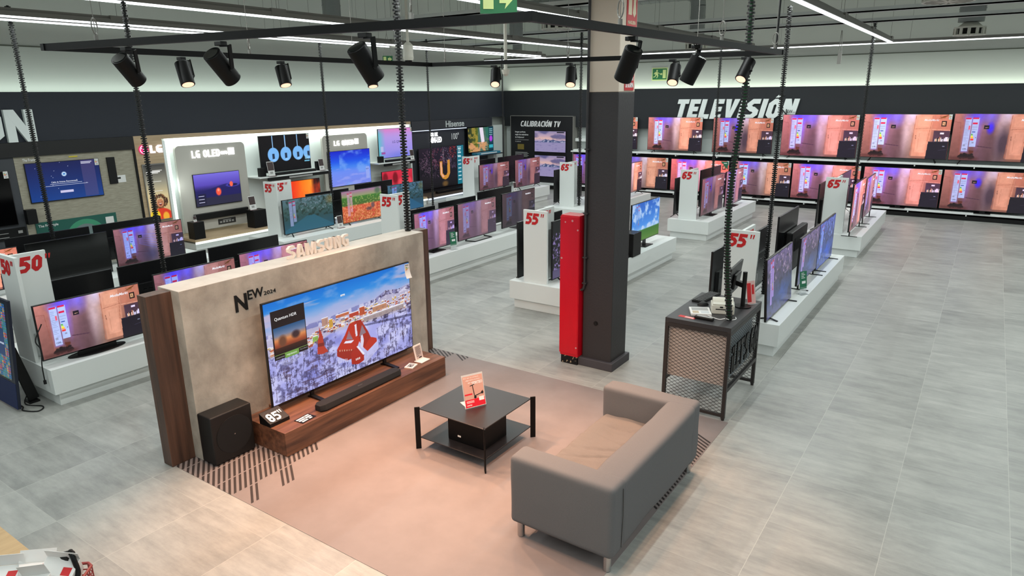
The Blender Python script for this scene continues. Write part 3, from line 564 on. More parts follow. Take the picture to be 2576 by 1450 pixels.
# ------------------------------------------------------------------ television builder
def energy_label_mb(w=.07, h=.12):
    mb = MB(); mb.box(-w/2, w/2, -.002, 0, -h, 0, 0)
    for k, q in enumerate((1, 2, 3, 4)): mb.box(-w*.38, -w*.1+w*.08*k, -.003, -.0019, -h*.30-h*.09*k, -h*.24-h*.09*k, q)
    mb.box(w*.1, w*.35, -.003, -.0019, -h*.42, -h*.36, 5); mb.box(-w*.2, w*.25, -.003, -.0019, -h*.85, -h*.75, 6)
    return mb
EL_M = None
def television(label, facing, pos, w, h, lift, screen, stand='feet', tilt=0, group=None, sticker=False, rear=False, wall=False, name='television', cat='television', frame=None, depthscale=1):
    """pos = middle of the lower front edge on the supporting surface; w,h outer size; lift = gap under the set"""
    global EL_M
    rz = {'x+': math.pi/2, 'y-': 0, 'x-': -math.pi/2}[facing]
    root = empty(name, pos, label, cat, group, rz)
    t = .028*depthscale
    hs = MB(); hs.box(-w/2, w/2, 0, t, lift, lift+h, 0)
    o = hs.build('housing', [frame or M_bezel], root, bevel=.004); o.rotation_euler = (-tilt, 0, 0)
    rb = MB(); zc = lift+h*.08
    housing = o
    rb.prism([(-w*.36, t), (w*.36, t), (w*.33, t+.035*depthscale), (-w*.33, t+.035*depthscale)], zc, lift+h*.62, 0)
    if rear:
        for k in range(9): rb.box(-w*.28+k*w*.066, -w*.28+k*w*.066+w*.04, t+.034, t+.037, lift+h*.5, lift+h*.52, 1)
        rb.box(w*.10, w*.28, t+.033, t+.039, lift+h*.12, lift+h*.30, 1)
    if not wall: o = rb.build('rear_cover', [M_back, M_blackgloss], housing, bevel=.004)
    b = .010
    if screen is None:
        s = MB(); s.box(-w/2+b, w/2-b, -.0015, 0, lift+b*1.6, lift+h-b, 0); o = s.build('screen', M_off, root); o.rotation_euler = (-tilt, 0, 0)
    elif screen != 'hidden':
        o = bpy.data.objects.new('screen', SCREEN_MESH[screen]); COL.objects.link(o); o.parent = root
        o.scale = (w-2*b, 1, h-2.6*b); cz = lift+b*1.6
        o.location = (0, -.0016*math.cos(tilt)+math.sin(tilt)*cz, cz*math.cos(tilt)); o.rotation_euler = (-tilt, 0, 0)
    if stand == 'feet':
        for sx in (-1, 1):
            f = MB(); x = sx*w*.36
            f.bar((x, .012, lift+.01), (x+sx*.05, -.10, .006), .022, .010); f.bar((x, .012, lift+.01), (x+sx*.05, .13, .006), .022, .010)
            f.build('foot', M_black, root)
    elif stand == 'bars':
        for sx in (-1, 1):
            f = MB(); x = sx*w*.40; f.box(x-.012, x+.012, -.13, .15, 0, .010); f.box(x-.01, x+.01, .0, .02, .008, lift+.02); f.build('foot', M_black, root)
    elif stand == 'plate':
        f = MB(); f.box(-.17, .17, -.09, .14, 0, .010); f.box(-.06, .06, .012, .03, .008, lift+.05); f.build('stand', M_black, root, bevel=.003)
    elif stand == 'oval':
        f = MB(); n = 28; pts = [(.30*math.cos(6.2832*i/n), .02+.11*math.sin(6.2832*i/n)) for i in range(n)]; f.prism(pts, 0, .012); f.box(-.2, .2, .0, .025, .01, lift+.05); f.build('stand', M_black, root, bevel=.003)
    elif stand == 'loop':
        f = MB(); p = [(-.30, .08, .01), (-.27, -.13, .01), (.27, -.13, .01), (.30, .08, .01)]; f.tube([Vector(q) for q in p], .009); f.tube([Vector((-.30, .08, .01)), Vector((-.2, .02, lift+.04))], .009); f.tube([Vector((.30, .08, .01)), Vector((.2, .02, lift+.04))], .009); f.build('stand', M_black, root)
    if sticker:
        if EL_M is None: EL_M = [M_paper, mat('label_green', '#3a9a48'), mat('label_yellow', '#e0cc3c'), mat('label_orange', '#e88a34'), mat('label_red', '#d0322e'), M_txtk, mat('label_grey', '#8a8a88')]
        e = energy_label_mb().build('energy_label', EL_M, housing); e.location = (w/2-.045, -.003, lift+h-.005)
    return root
ZT = .42
def tvx(label, X, y0, y1, z0, z1, screen, stand='feet', base=ZT, **k):
    return television(label, 'x+', (X, (y0+y1)/2, base), y1-y0, z1-z0, z0-base, screen, stand, **k)
def tvb(label, X, y0, y1, z0, z1, base=ZT, **k):
    return television(label, 'x-', (X, (y0+y1)/2, base), y1-y0, z1-z0, z0-base, 'hidden', 'feet', rear=True, **k)
#@@PART2
# ------------------------------------------------------------------ room shell
fl = MB(); fl.add([(-14.6, -6, 0), (8, -6, 0), (8, 20.6, 0), (-14.6, 20.6, 0)], [(0, 1, 2, 3)]); fl.add([(-14.6, -6, -.1), (8, -6, -.1), (8, 20.6, -.1), (-14.6, 20.6, -.1)], [(3, 2, 1, 0)])
struct('floor', fl, floor_mat())
struct('wall_left', MB().box(-14.6, -14.35, -6, 20.6, 0, 4.0), M_wall)
struct('wall_left_upper', MB().box(-14.7, -14.40, -6, 20.6, 4.0, 6.6), M_upper)
struct('wall_back', MB().box(-14.35, 8, 20.35, 20.6, 0, 4.0), M_wall)
struct('wall_back_upper', MB().box(-14.4, 8, 20.40, 20.7, 4.0, 6.6), M_upper)
struct('ceiling', MB().box(-14.7, 8, -6, 20.7, 6.6, 6.7), M_upper)
M_gap = mat('dark_joint', '#55584f', .8)
struct('trim_1', MB().box(-14.41, -14.345, -6, 20.4, 3.99, 4.015), M_gap)
struct('trim_2', MB().box(-14.35, 8, 20.345, 20.41, 3.99, 4.015), M_gap)
struct('wall_band_left', MB().box(-14.35, -14.25, -6, 20.35, 2.37, 3.16).box(-14.25, -14.05, -6, 20.35, 2.37, 3.14).box(-14.07, -14.05, -6, 20.35, 3.14, 3.22), M_band)
struct('wall_band_back', MB().box(-14.05, 8, 20.09, 20.35, 2.05, 3.14).box(-14.05, 8, 20.07, 20.09, 2.05, 3.225), M_bandR)
cv_ = MB().box(-14.24, -14.16, -6, 20, 3.142, 3.152, 0); struct('trim_3', cv_, mat('cove_led', '#ffffff', .5, emit='#eaffe8', es=2.0))
cv_ = MB().box(-14, 8, 20.18, 20.26, 3.142, 3.152, 0); struct('trim_4', cv_, mat('cove_led', '#ffffff', .5, emit='#eaffe8', es=2.0))
struct('wall_panel_back', MB().box(-11.2, 8, 20.28, 20.35, 1.30, 2.05).box(-14.05, -13.7, 20.2, 20.35, 0, 2.05), M_panelwhite)
struct('wall_panel_lower', MB().box(-11.2, 8, 20.22, 20.35, 0.0, 1.30), M_bandR)
# ------------------------------------------------------------------ floor mat with hatched corners
def clip_poly(P, a, b, c):      # keep a*x+b*y<=c
    out = []
    for i in range(len(P)):
        p, q = P[i], P[(i+1) % len(P)]; dp = a*p[0]+b*p[1]-c; dq = a*q[0]+b*q[1]-c
        if dp <= 0: out.append(p)
        if dp*dq < 0: t = dp/(dp-dq); out.append((p[0]+t*(q[0]-p[0]), p[1]+t*(q[1]-p[1])))
    return out
RX0, RX1, RY0, RY1 = -5.60, -1.69, 2.70, 6.13
rug = MB().box(RX0, RX1, RY0, RY1, .0005, .0025, 0)
SL = -.66
def dash(x0, yc, x1=None):
    x1 = x0+.222 if x1 is None else x1
    P = [(x0, yc-.012), (x1, yc-.012+SL*(x1-x0)), (x1, yc+.012+SL*(x1-x0)), (x0, yc+.012)]
    for a, b, c in ((0, 1, RY1-.004), (0, -1, -RY0), (1, 0, RX1-.008), (-1, 0, -RX0)):
        P = clip_poly(P, a, b, c)
        if len(P) < 3: return
    rug.add([(x, y, .0031) for x, y in P], [tuple(range(len(P)))], 1)
PH = 3.167+.66*(-4.603)   # every line keeps the same phase y+.66x
def yl(x, k): return PH-.66*x+.0493*k
for bx, rngs in ((-5.545, [(2.6, 4.0), (5.6, 6.5)]), (-5.31, [(2.6, 4.0), (5.6, 6.5)]), (-5.075, [(2.6, 4.0), (6.11, 6.4)]), (-4.839, [(2.6, 3.73)]), (-4.603, [(2.83, 2.935), (3.15, 3.28)])):
    for k in range(-60, 90):
        y = yl(bx, k)
        if any(a <= y <= b for a, b in rngs): dash(bx, y)
for k in range(-60, 90):
    y = yl(-1.965, k)
    if 4.56 <= y <= 6.35: dash(-1.965, y, -1.698)
struct_rug = rug.build('floor_mat', [mat('mat_vinyl', '#7b7270', .55, noise=('#837a78', 3, 4, (1, 1, 1), .35, .7)), mat('mat_hatch', '#2c2625', .6)])
tag(struct_rug, 'large pinkish grey floor mat with dark hatched corners under sofa and table', 'floor mat')

# ------------------------------------------------------------------ concrete-look television wall with walnut bench
t = empty('feature_wall', (-5.46, 4.4, 0), 'freestanding concrete-look partition with walnut core behind the largest television', 'partition')
def rel(o): return o
def boxes(*bs):
    m = MB()
    for b in bs: m.box(*b)
    return m
def part(name, mb, mats, root, **k):
    o = mb.build(name, mats, root, **k); o.matrix_parent_inverse = Matrix.Translation(-root.location) if root.rotation_euler.z == 0 else root.matrix_basis.inverted(); return o
part('concrete_cladding', boxes((-5.63, -5.313, 2.89, 5.895, 0.004, 1.547, 0)), M_conc, t, bevel=.002)
part('lit_top_skin', boxes((-5.63, -5.3132, 2.8902, 5.895, 1.5472, 1.551, 0)), mat('lamp_lit_concrete_top', '#cdc4ba', .6, noise=('#bfb5aa', 4, 6, (1, 1, 1), .35, .65)), t)  # paler skin over the cladding; lamp light on its top put into the colour
tag(part('core_panel', boxes((-5.56, -5.43, 2.675, 2.889, .004, 1.54, 0), (-5.56, -5.43, 5.896, 6.115, .004, 1.54, 0)), M_woodV, t, bevel=.002), 'walnut core panel showing at both ends')
t = empty('television_bench', (-5.02, 4.42, 0), 'low walnut bench along the foot of the concrete partition', 'bench')
part('bench_body', boxes((-5.311, -4.735, 3.335, 5.53, .004, .233, 0)), M_wood, t, bevel=.002)
part('back_channel', boxes((-5.31, -5.24, 3.6, 5.45, .2331, .262, 0)), M_wood, t, bevel=.003)
# letters on top, sign on the wall
S = MB(); S.stroke('SAMSUNG', .78, .125, face_mat((-5.52, 4.13, 1.552), 'x+'), .035, 0, .19, 0, .18, lift=0)
tag(S.build('letter_sign', mat('cream_letter', '#e6d8cc', .5)), 'cream standing letters spelling SAMSUNG on top of the concrete partition', 'sign')
S = MB(); S.text('N', .125, .155, face_mat((-5.312, 3.38, 1.24), 'x+'), .006, 0, 0, .03); S.text('EW', .165, .085, face_mat((-5.312, 3.515, 1.325), 'x+'), .006, 0, 0, .012); S.text('2024', .13, .035, face_mat((-5.312, 3.685, 1.328), 'x+'), .004, 0, 0, 0)
tag(S.build('wall_lettering', M_txtk), 'black NEW 2024 lettering at upper corner of the big television', 'lettering')
# 85 inch television
big = tvx('largest television showing a snowy town with a red church, on the walnut bench', -5.13, 3.52, 5.44, .30, 1.31, 'town', 'none', base=.233)
for y in (3.98, 4.98):
    f = MB(); f.bar((.0, 0, .02), (.0, -.19, .006), .045, .012); f.bar((0, 0, .02), (0, .05, .006), .045, .012); f.box(-.02, .02, 0, .02, .006, .08)
    o = f.build('foot', M_black, big); o.location = (y-4.48, 0, 0)
e = MB(); 
def curlf(u, v): return ((u-.5)*.075, -.004-.03*max(0, (v-.35))**2*2-.01*u*v, -.16*v)
e.grid(curlf, 4, 8, 0)
for k, q in enumerate((1, 2, 3, 4)): e.box(-.02, .0+.006*k, -.0065, -.006, -.045-.011*k, -.037-.011*k, q)
e.box(.012, .024, -.0065, -.006, -.055, -.047, 5); e.box(-.03, .02, -.0065, -.006, -.018, -.012, 5)
o = e.build('energy_label', EL_M or [M_paper, mat('label_green', '#3a9a48'), mat('label_yellow', '#e0cc3c'), mat('label_orange', '#e88a34'), mat('label_red', '#d0322e'), M_txtk], big); o.location = (.915, -.004, 1.06)
tag(o, 'curling energy label stuck on the upper corner')
# soundbar
sb = empty('soundbar', (-4.84, 4.34, .233), 'long black faceted soundbar lying in front of the largest television', 'soundbar')
m = MB(); prof = [(-.07, 0), (.065, 0), (.07, .012), (.055, .062), (-.055, .062), (-.07, .05)]
vs = []
def sbp(y, s): return [(x*s, y, .004+z*(1 if s == 1 else .9)) for x, z in prof]
rings = [sbp(-.545, .55), sbp(-.50, 1), sbp(.50, 1), sbp(.545, .55)]
for r_ in rings: vs += r_
fs = [tuple(range(5, -1, -1)), tuple(range(18, 24))]+[(a*6+i, a*6+(i+1) % 6, a*6+6+(i+1) % 6, a*6+6+i) for a in range(3) for i in range(6)]
m.add(vs, fs); m.build('soundbar_body', mat('speaker_cloth', '#0e0e10', .8, bump=(300, .3, (1, 1, 1), .003)), sb, bevel=.004)
MB().text('SAMSUNG', .06, .008, face_mat((.0, -.03, .0665), 'z+x'), .0005, 0).build('logo_print', mat('dim_print', '#77777a', .5), sb)
m = MB().cord([Vector(p) for p in ((-.06, -.46, .01), (-.10, -.44, .006), (-.15, -.40, .004), (-.17, -.36, .006), (-.19, -.34, .02))], .004); m.build('cable', M_black, sb)
# 85 sign, tags
t = empty('size_block', (-5.0, 3.44, .233), 'black wedge block with white 85 inch figures beside the soundbar', 'sign')
m = MB(); m.prism([(-.085, 0), (.07, 0), (.07, .035), (-.085, .10)], -.105, .105, 0, Matrix(((1, 0, 0, 0), (0, 0, 1, 0), (0, 1, 0, 0), (0, 0, 0, 1)))); m.build('wedge', M_black, t, bevel=.003)
ang = math.atan2(.065, .155); FM = Matrix.Translation((.062, -.085, .0405)) @ Matrix.Rotation(ang, 4, 'Y') @ face_mat((0, 0, 0), 'z+x')
m = MB(); m.stroke('85', .12, .105, FM, .004, 0, .19, 0, .14); m.stroke('"', .035, .04, FM @ Matrix.Translation((.128, .068, 0)), .004, 0, .2); m.build('size_figures', M_txtw, t)
def card(name, label, loc, w, d, rz, m0, lines, group=None, cat='card', th=.004):
    t = empty(name, loc, label, cat, group, rz); MB().box(-w/2, w/2, -d/2, d/2, 0, th).build('card_body', m0, t, bevel=.001)
    m = MB()
    for x0, y0, x1, y1, mi in lines: m.box(x0*w, x1*w, y0*d, y1*d, th, th+.0006, mi)
    m.build('print', [M_txtw, M_txtk, M_red, M_green, mat('grey_print', '#9a9a98')], t); return t
card('spec_card', 'black specification card lying flat on the walnut bench front', (-4.82, 3.63, .2335), .17, .11, math.pi/2+.1, M_black, [(-.45, .2, .1, .38, 0), (.15, .2, .42, .38, 0), (-.45, -.1, -.05, .1, 0), (.0, -.1, .4, .1, 0), (-.4, -.38, .0, -.2, 0), (.1, -.38, .3, -.2, 0)])
card('price_tag', 'white electronic price tag lying flat on the walnut bench', (-4.86, 5.10, .2335), .13, .10, math.pi/2+.3, mat('tag_plastic', '#e6dcd4', .4), [(-.36, -.3, .36, .34, 4), (-.3, -.1, 0, .05, 1), (-.3, .15, .3, .2, 1), (-.3, -.25, .2, -.2, 1)], th=.012)
t = empty('price_display', (-4.88, 5.30, .2335), 'upright white electronic price display at far end of walnut bench', 'price display', rz=math.pi/2+.05)
MB().box(-.075, .075, -.06, .05, 0, .006).build('base', mat('tag_plastic'), t, bevel=.002)
TM = Matrix.Translation((0, .03, .004)) @ Matrix.Rotation(-.22, 4, 'X')
MB().box(-.062, .062, -.006, .006, 0, .175, 0, TM).build('frame', mat('tag_plastic'), t, bevel=.003)
m = MB().box(-.05, .05, -.0072, -.0062, .015, .16, 0, TM)
for k in range(9): m.box(-.04, .04-.006*(k % 3), -.008, -.0073, .15-.011*k, .153-.011*k, 1, TM)
m.box(-.04, 0, -.008, -.0073, .045, .05, 1, TM); m.box(-.01, .035, -.008, -.0073, .02, .032, 1, TM); m.build('display', [mat('epaper', '#b9a8a2', .5), M_txtk], t)
# subwoofer
t = empty('subwoofer', (-5.20, 3.08, 0), 'black box subwoofer with round grille on the floor beside the bench', 'speaker', rz=0)
m = MB().box(-.105, .09, -.195, .205, .01, .46); m.build('cabinet', mat('speaker_body', '#070708', .5, bump=(150, .1, (1, 1, 1), .003)), t, bevel=.012, seg=3)
MB().cyl((.09, .015, .235), (.094, .015, .235), .172, .172, 48).build('grille', mat('grille_cloth', '#0a090b', .8), t); gr_ = t.children[-1]
MB().cyl((.094, .015, .235), (.0955, .015, .235), .006, .006, 12).build('badge', M_chrome, gr_)

# ------------------------------------------------------------------ coffee table
t = empty('coffee_table', (-3.49, 4.475, 0), 'low square black coffee table with lower shelf on the floor mat', 'coffee table')
M_ttop = mat('table_black_glass', '#1b1b1e', .34, spec=.5)
a = .362
MB().box(-a, a, -a, a, .388, .397).build('table_top', M_ttop, t, bevel=.002)
MB().box(-a, a, -a, a, .108, .116).build('shelf', M_ttop, t, bevel=.002)
for sx in (-1, 1):
    for sy in (-1, 1):
        c = Vector((sx*(a+.012), sy*(a+.012), 0)); dr = Vector((sx, sy, 0)).normalized()
        m = MB().bar(c+Vector((0, 0, .003)), c+Vector((0, 0, .412)), .012, .048, 0, up=dr)
        m.cyl(c-dr*.03+Vector((0, 0, .392)), c+dr*.02+Vector((0, 0, .392)), .006, n=8); m.cyl(c-dr*.03+Vector((0, 0, .112)), c+dr*.02+Vector((0, 0, .112)), .006, n=8)
        m.build('leg', M_blackmetal, t, bevel=.002)
t = empty('storage_box', (-3.42, 4.40, .1165), 'black storage box standing on the lower shelf of the coffee table', 'box')
MB().box(-.20, .20, -.17, .17, 0, .262).build('box_body', mat('box_black', '#050506', .5, spec=.2), t, bevel=.004)
MB().box(-.09, -.055, -.1712, -.170, .05, .066).build('sticker', M_paper, t)
t = empty('leaflet_stand', (-3.49, 4.44, .3975), 'clear acrylic stand with a pink and red scooter raffle leaflet on the coffee table', 'leaflet stand', rz=1.12)
MB().box(-.085, .085, -.05, .10, 0, .003).build('base', M_acryl, t)
TM = Matrix.Translation((0, -.05, .001)) @ Matrix.Rotation(-.24, 4, 'X')
m = MB().box(-.105, .105, -.003, .003, 0, .30, 0, TM); ap = m.build('acrylic_pocket', M_acryl, t)
m = MB().box(-.098, .098, -.0045, -.0035, .006, .285, 0, TM).box(-.098, .098, -.0050, -.0045, .006, .075, 1, TM)
TL = TM @ face_mat((0, -.005, 0), 'y-')
for k, (s, w_) in enumerate((('Por ser tu compra', .15), ('elige entre muchos', .14), ('en este', .07))): m.text(s, w_, .013, TL @ Matrix.Translation((-.09+.02*k, .262-.022*k, 0)), .0004, 2, 0, .01)
m.text('SORTEO', .10, .026, TL @ Matrix.Translation((-.01, .205, 0)), .0004, 2, .2, .03); m.box(-.095, -.02, -.0052, -.0046, .115, .128, 1, TM); m.text('SORTEO', .05, .012, TL @ Matrix.Translation((-.085, .018, 0)), .0004, 2, .2, .02)
for k in range(3): m.box(-.085, -.01, -.0054, -.005, .06-.008*k, .063-.008*k, 2, TM)
m.box(.04, .09, -.0054, -.005, .05, .085, 2, TM)
m.build('leaflet', [mat('leaflet_pink', '#c79a8c', .6), mat('leaflet_red', '#d3142c', .5), M_txtw, M_txtk], ap)
m = MB()
for p0, p1 in (((-.01, .20), (.0, .10)), ((-.035, .195), (.01, .205)), ((0, .10), (.07, .115)), ((.0, .10), (.012, .085)), ((.07, .115), (.085, .135))): m.bar(TL @ Vector((p0[0], p0[1], .001)), TL @ Vector((p1[0], p1[1], .001)), .006, .002, 0, up=TL.to_3x3() @ Vector((0, 0, 1)))
for x, y in ((.005, .088), (.078, .118)): m.cyl(TL @ Vector((x, y, .0006)), TL @ Vector((x, y, .0018)), .012, n=16)
m.build('scooter_print', M_txtk, ap)

# ------------------------------------------------------------------ sofa
so = empty('sofa', (-2.045, 4.30, 0), 'grey fabric two-seat sofa on short chrome legs facing the big television', 'sofa')
def cushion_box(x0, x1, y0, y1, z0, z1, r=.045, n=14, seed=0, amp=.004):
    m = MB(); m.box(x0, x1, y0, y1, z0, z1); return m
def soft(name, mb, material, root, r=.05, amp=.006, sc=4.0, sub=1):
    bm = bmesh.new(); me = bpy.data.meshes.new(name); me.from_pydata(mb.v, [], mb.f); bm.from_mesh(me); bmesh.ops.recalc_face_normals(bm, faces=bm.faces[:])
    bmesh.ops.bevel(bm, geom=bm.edges[:], offset=r, segments=5, affect='EDGES', profile=.6)
    for it in range(3):
        es = [e for e in bm.edges if e.calc_length() > .07]
        if es: bmesh.ops.subdivide_edges(bm, edges=es, cuts=1, use_grid_fill=True)
    from mathutils import noise
    bm.normal_update()
    for v in bm.verts:
        p = v.co*sc; v.co += v.normal*amp*(noise.noise(p)+.5*noise.noise(p*2.3))
    bm.to_mesh(me); bm.free(); me.materials.append(material); me.shade_smooth()
    o = bpy.data.objects.new(name, me); COL.objects.link(o); o.parent = root; return o
# local frame: x from -.405 (front) to .405 (back), y from -.80 to .81
HX, Y0, Y1, ZB, ZTOP = .405, -.80, .815, .125, .655
soft('armrest', cushion_box(-HX, HX, Y0, Y0+.20, ZB, ZTOP), M_fabric, so, .045, .004)
soft('armrest', cushion_box(-HX, HX, Y1-.19, Y1, ZB, ZTOP), M_fabric, so, .045, .007, 5)
soft('backrest', cushion_box(HX-.235, HX+.004, Y0+.14, Y1-.13, ZB+.01, ZTOP-.004), M_fabric, so, .05, .008, 4)
soft('seat_base', cushion_box(-HX+.02, HX-.1, Y0+.15, Y1-.15, ZB+.005, .33), M_fabric, so, .03, .003)
def seat(u, v):
    from mathutils import noise
    x = -HX-.012+.64*u; y = Y0+.188+(Y1-Y0-.366)*v
    e = min(u/.14, 1)*1.0; ev = min(v/.06, (1-v)/.06, 1.0); dz = math.sin(min(1, e)*math.pi/2); dv = math.sin(max(0, ev)*math.pi/2)
    z = .30+.125*dz*(.80+.20*dv)
    # sitting hollows and creases
    for cy in (.30, .70): z -= .016*math.exp(-((v-cy)/.16)**2-((u-.5)/.3)**2)
    z += .010*noise.noise(Vector((x*3.2, y*11+x*4, 0)))*dz+.006*noise.noise(Vector((x*9, y*24, 3)))*dz+.012*noise.noise(Vector((x*5, y*5, 7)))
    for c0, sl, wv in ((.50, .22, .018), (.66, -.12, .014), (.40, .30, .012), (.82, .1, .012), (.23, -.2, .012)):
        d = (v-c0-sl*(u-.5)); z -= .014*math.exp(-(d/wv)**2)*math.exp(-((u-.62)/.34)**2)
    return (x, y, z)
m = MB().grid(seat, 60, 110); o = m.build('seat_cushion', M_fabric2, so, smooth=True); o.data.shade_smooth()
for x in (-HX+.06, HX-.06):
    for y in (Y0+.06, Y1-.06):
        m = MB().cyl((x, y, .004), (x, y, .13), .027, n=24); m.cyl((x, y, .0), (x, y, .006), .025, n=24, m=1); m.build('leg', [M_chrome, M_black], so)
# seam piping on the back corner and a folded slit in the loose cover
m = MB().tube([Vector((HX+.003, Y0+.135, .16)), Vector((HX+.007, Y0+.14, .4)), Vector((HX+.003, Y0+.14, .6))], .0025, 6); m.build('cover_seam', mat('seam_dark', '#4a4745', .9), so)

# ------------------------------------------------------------------ pillar with fire cabinet
pl = MB().box(-3.60, -3.23, 6.68, 7.07, 0, 3.10, 0).box(-3.60, -3.23, 6.68, 7.07, 3.10, 6.6, 1)
pl.box(-3.64, -3.19, 6.64, 7.11, 0, .10, 2)
o = pl.build('pillar', [M_pillar, M_paint_beige, mat('plinth_grey', '#3f3d42', .6)], bevel=.008); tag(o, None, kind='structure')
m = MB().cyl((-3.43, 6.6795, .54), (-3.43, 6.672, .54), .026, n=20).cyl((-3.43, 6.6795, .54), (-3.43, 6.668, .54), .014, n=16, m=1)
tag(m.build('socket_hole', [M_black, mat('socket_dark', '#050505', .8)]), 'round dark socket hole low on the dark pillar', 'socket')
t = empty('pipe', (-3.575, 6.655, .9), 'thin dark vertical pipe running down the pillar to the red cabinet', 'pipe')
m = MB().tube([Vector((0, 0, 3.3)), Vector((0, 0, .08)), Vector((-.012, 0, .035)), Vector((-.04, 0, .02))], .015, 10); m.cyl((-.04, 0, .02), (-.06, 0, .02), .010, m=1); m.build('pipe_run', [M_pillar, M_alu], t, smooth=True)
for z in (.10, .40, .90, 1.6): MB().box(-.022, .03, -.018, .024, z, z+.015).build('clamp', M_pillar, t)
t = empty('fire_cabinet', (-3.74, 6.72, 0), 'tall narrow red fire hose cabinet standing beside the dark pillar', 'fire cabinet')
part('cabinet_body', boxes((-3.86, -3.622, 6.605, 6.80, .10, 1.78, 0)), M_redpaint, t, bevel=.006)
part('door', boxes((-3.866, -3.628, 6.598, 6.606, .13, 1.765, 0)), M_redpaint, t, bevel=.003)
m = MB().box(-3.85, -3.632, 6.615, 6.79, 0.0, .10, 0)
r = random.Random(2)
for k in range(9): x = -3.845+.2*r.random(); z = .09*r.random(); m.add([(x, 6.6145, z), (x+.03*r.random()+.01, 6.6145, z+.02*r.random()), (x+.012, 6.6145, min(.1, z+.04*r.random()+.005))], [(0, 1, 2)], 1)
part('plinth', m, [M_black, mat('chipped_paint', '#a8977c', .8)], t)
m = MB()
for x, z in ((-3.80, 1.70), (-3.71, 1.72), (-3.845, 1.28), (-3.64, 1.62), (-3.64, .22)): m.cyl((x, 6.5975, z), (x, 6.5968, z), .008+.006*r.random(), n=10)
part('scuff_marks', m, mat('scuffed_paint', '#b8868a', .7), t)
part('edge_screws', MB().cyl((-3.6215, 6.64, 1.6), (-3.619, 6.64, 1.6), .005).cyl((-3.6215, 6.64, .25), (-3.619, 6.64, .25), .005), M_chrome, t)
M_sgn = mat('sign_red', '#b21c22', .5)
t = empty('fire_hose_sign', (-3.228, 6.9, 3.84), 'red fire hose sign with flame symbol high on the pillar side', 'sign')
part('sign_plate', boxes((-3.2285, -3.222, 6.80, 7.04, 3.68, 4.2, 0)), M_sgn, t)
m = MB(); fm = face_mat((-3.2218, 6.80, 3.68), 'x+'); m.add([fm @ Vector(p) for p in ((.13, .20, .001), (.17, .16, .001), (.21, .20, .001), (.20, .30, .001), (.22, .40, .001), (.185, .33, .001), (.18, .42, .001), (.155, .32, .001), (.14, .36, .001), (.145, .28, .001))], [tuple(range(10))]); m.add([fm @ Vector(p) for p in ((.03, .18, .001), (.11, .18, .001), (.11, .42, .001), (.03, .42, .001))], [(0, 1, 2, 3)]); m.text('MANGUERA', .19, .035, fm @ Matrix.Translation((.02, .09, 0)), .001, 0, 0, .02); m.text('CONTRA INCENDIOS', .19, .022, fm @ Matrix.Translation((.02, .04, 0)), .001, 0, 0, .02)
part('symbol', m, mat('sign_cream', '#d9cdb0', .6), t)
t = empty('alarm_sign', (-3.228, 6.9, 3.2), 'red alarm button sign at the lower edge of the cream pillar top', 'sign')
part('sign_plate', boxes((-3.2285, -3.222, 6.80, 7.02, 3.115, 3.30, 0)), M_sgn, t)
m = MB(); fm = face_mat((-3.2218, 6.80, 3.115), 'x+'); m.text('PULSADOR', .19, .05, fm @ Matrix.Translation((.015, .10, 0)), .001, 0, 0, .02); m.text('DE ALARMA', .19, .05, fm @ Matrix.Translation((.015, .03, 0)), .001, 0, 0, .02); part('sign_text', m, M_txtw, t)

# ------------------------------------------------------------------ mesh counter
ct = empty('service_counter', (-2.06, 6.66, 0), 'dark metal counter with expanded mesh sides and LET\'S GO lettering behind the sofa', 'counter')
M_frame = mat('brown_black_metal', '#2a2625', .45)
X0, X1, YA, YB, ZC = -2.385, -1.735, 6.135, 7.18, .955
def pc(name, mb, mats, **k): return part(name, mb, mats, ct, **k)
pc('worktop', boxes((X0, X1, YA, YB, ZC-.045, ZC, 0)), mat('counter_top_grey', '#302f31', .45), bevel=.002)
for x in (X0, X1-.035):
    for y in (YA, YB-.035):
        pc('leg', boxes((x, x+.035, y, y+.035, .02, ZC-.045, 0)).cyl((x+.017, y+.017, 0), (x+.017, y+.017, .02), .016, n=12), M_frame, bevel=.002)
for b_ in ((X0+.035, X1-.035, YA, YA+.03, ZC-.085, ZC-.046), (X0+.035, X1-.035, YA, YA+.03, .035, .065), (X1-.03, X1, YA+.035, YB-.035, ZC-.085, ZC-.046), (X1-.03, X1, YA+.035, YB-.035, .29, .33), (X0+.035, X1-.035, YB-.03, YB, .035, .065), (X0+.035, X1-.035, YB-.03, YB, ZC-.085, ZC-.046), (X0, X0+.03, YA+.035, YB-.035, .29, .33), (X0, X0+.03, YA+.035, YB-.035, ZC-.085, ZC-.046)): pc('frame_rail', boxes((*b_, 0)), M_frame)
def lattice(m, org, U, V, w, h, cw, ch, th, N):
    org = Vector(org); U = Vector(U); V = Vector(V); N = Vector(N)
    s = ch/cw
    def seg(sgn, c):
        # line v = sgn*s*u + c clipped to [0,w]x[0,h]
        pts = []
        for u in (0, w):
            v = sgn*s*u+c
            if -1e-6 <= v <= h+1e-6: pts.append((u, v))
        for v in (0, h):
            u = (v-c)/(sgn*s)
            if 0 < u < w: pts.append((u, v))
        if len(pts) >= 2:
            pts.sort(); a, b = pts[0], pts[-1]
            if (a[0]-b[0])**2+(a[1]-b[1])**2 > 1e-5: m.bar(org+U*a[0]+V*a[1], org+U*b[0]+V*b[1], th, th*.8, 0, up=N)
    k = -s*w
    c = -math.ceil(s*w/ch)*ch
    while c < h: seg(1, c); c += ch
    c = 0
    while c < h+s*w: seg(-1, c); c += ch
m = MB(); lattice(m, (X0+.035, YA+.012, .065), (1, 0, 0), (0, 0, 1), X1-X0-.07, ZC-.15, .062, .036, .0036, (0, -1, 0)); pc('mesh_panel', m, M_frame)
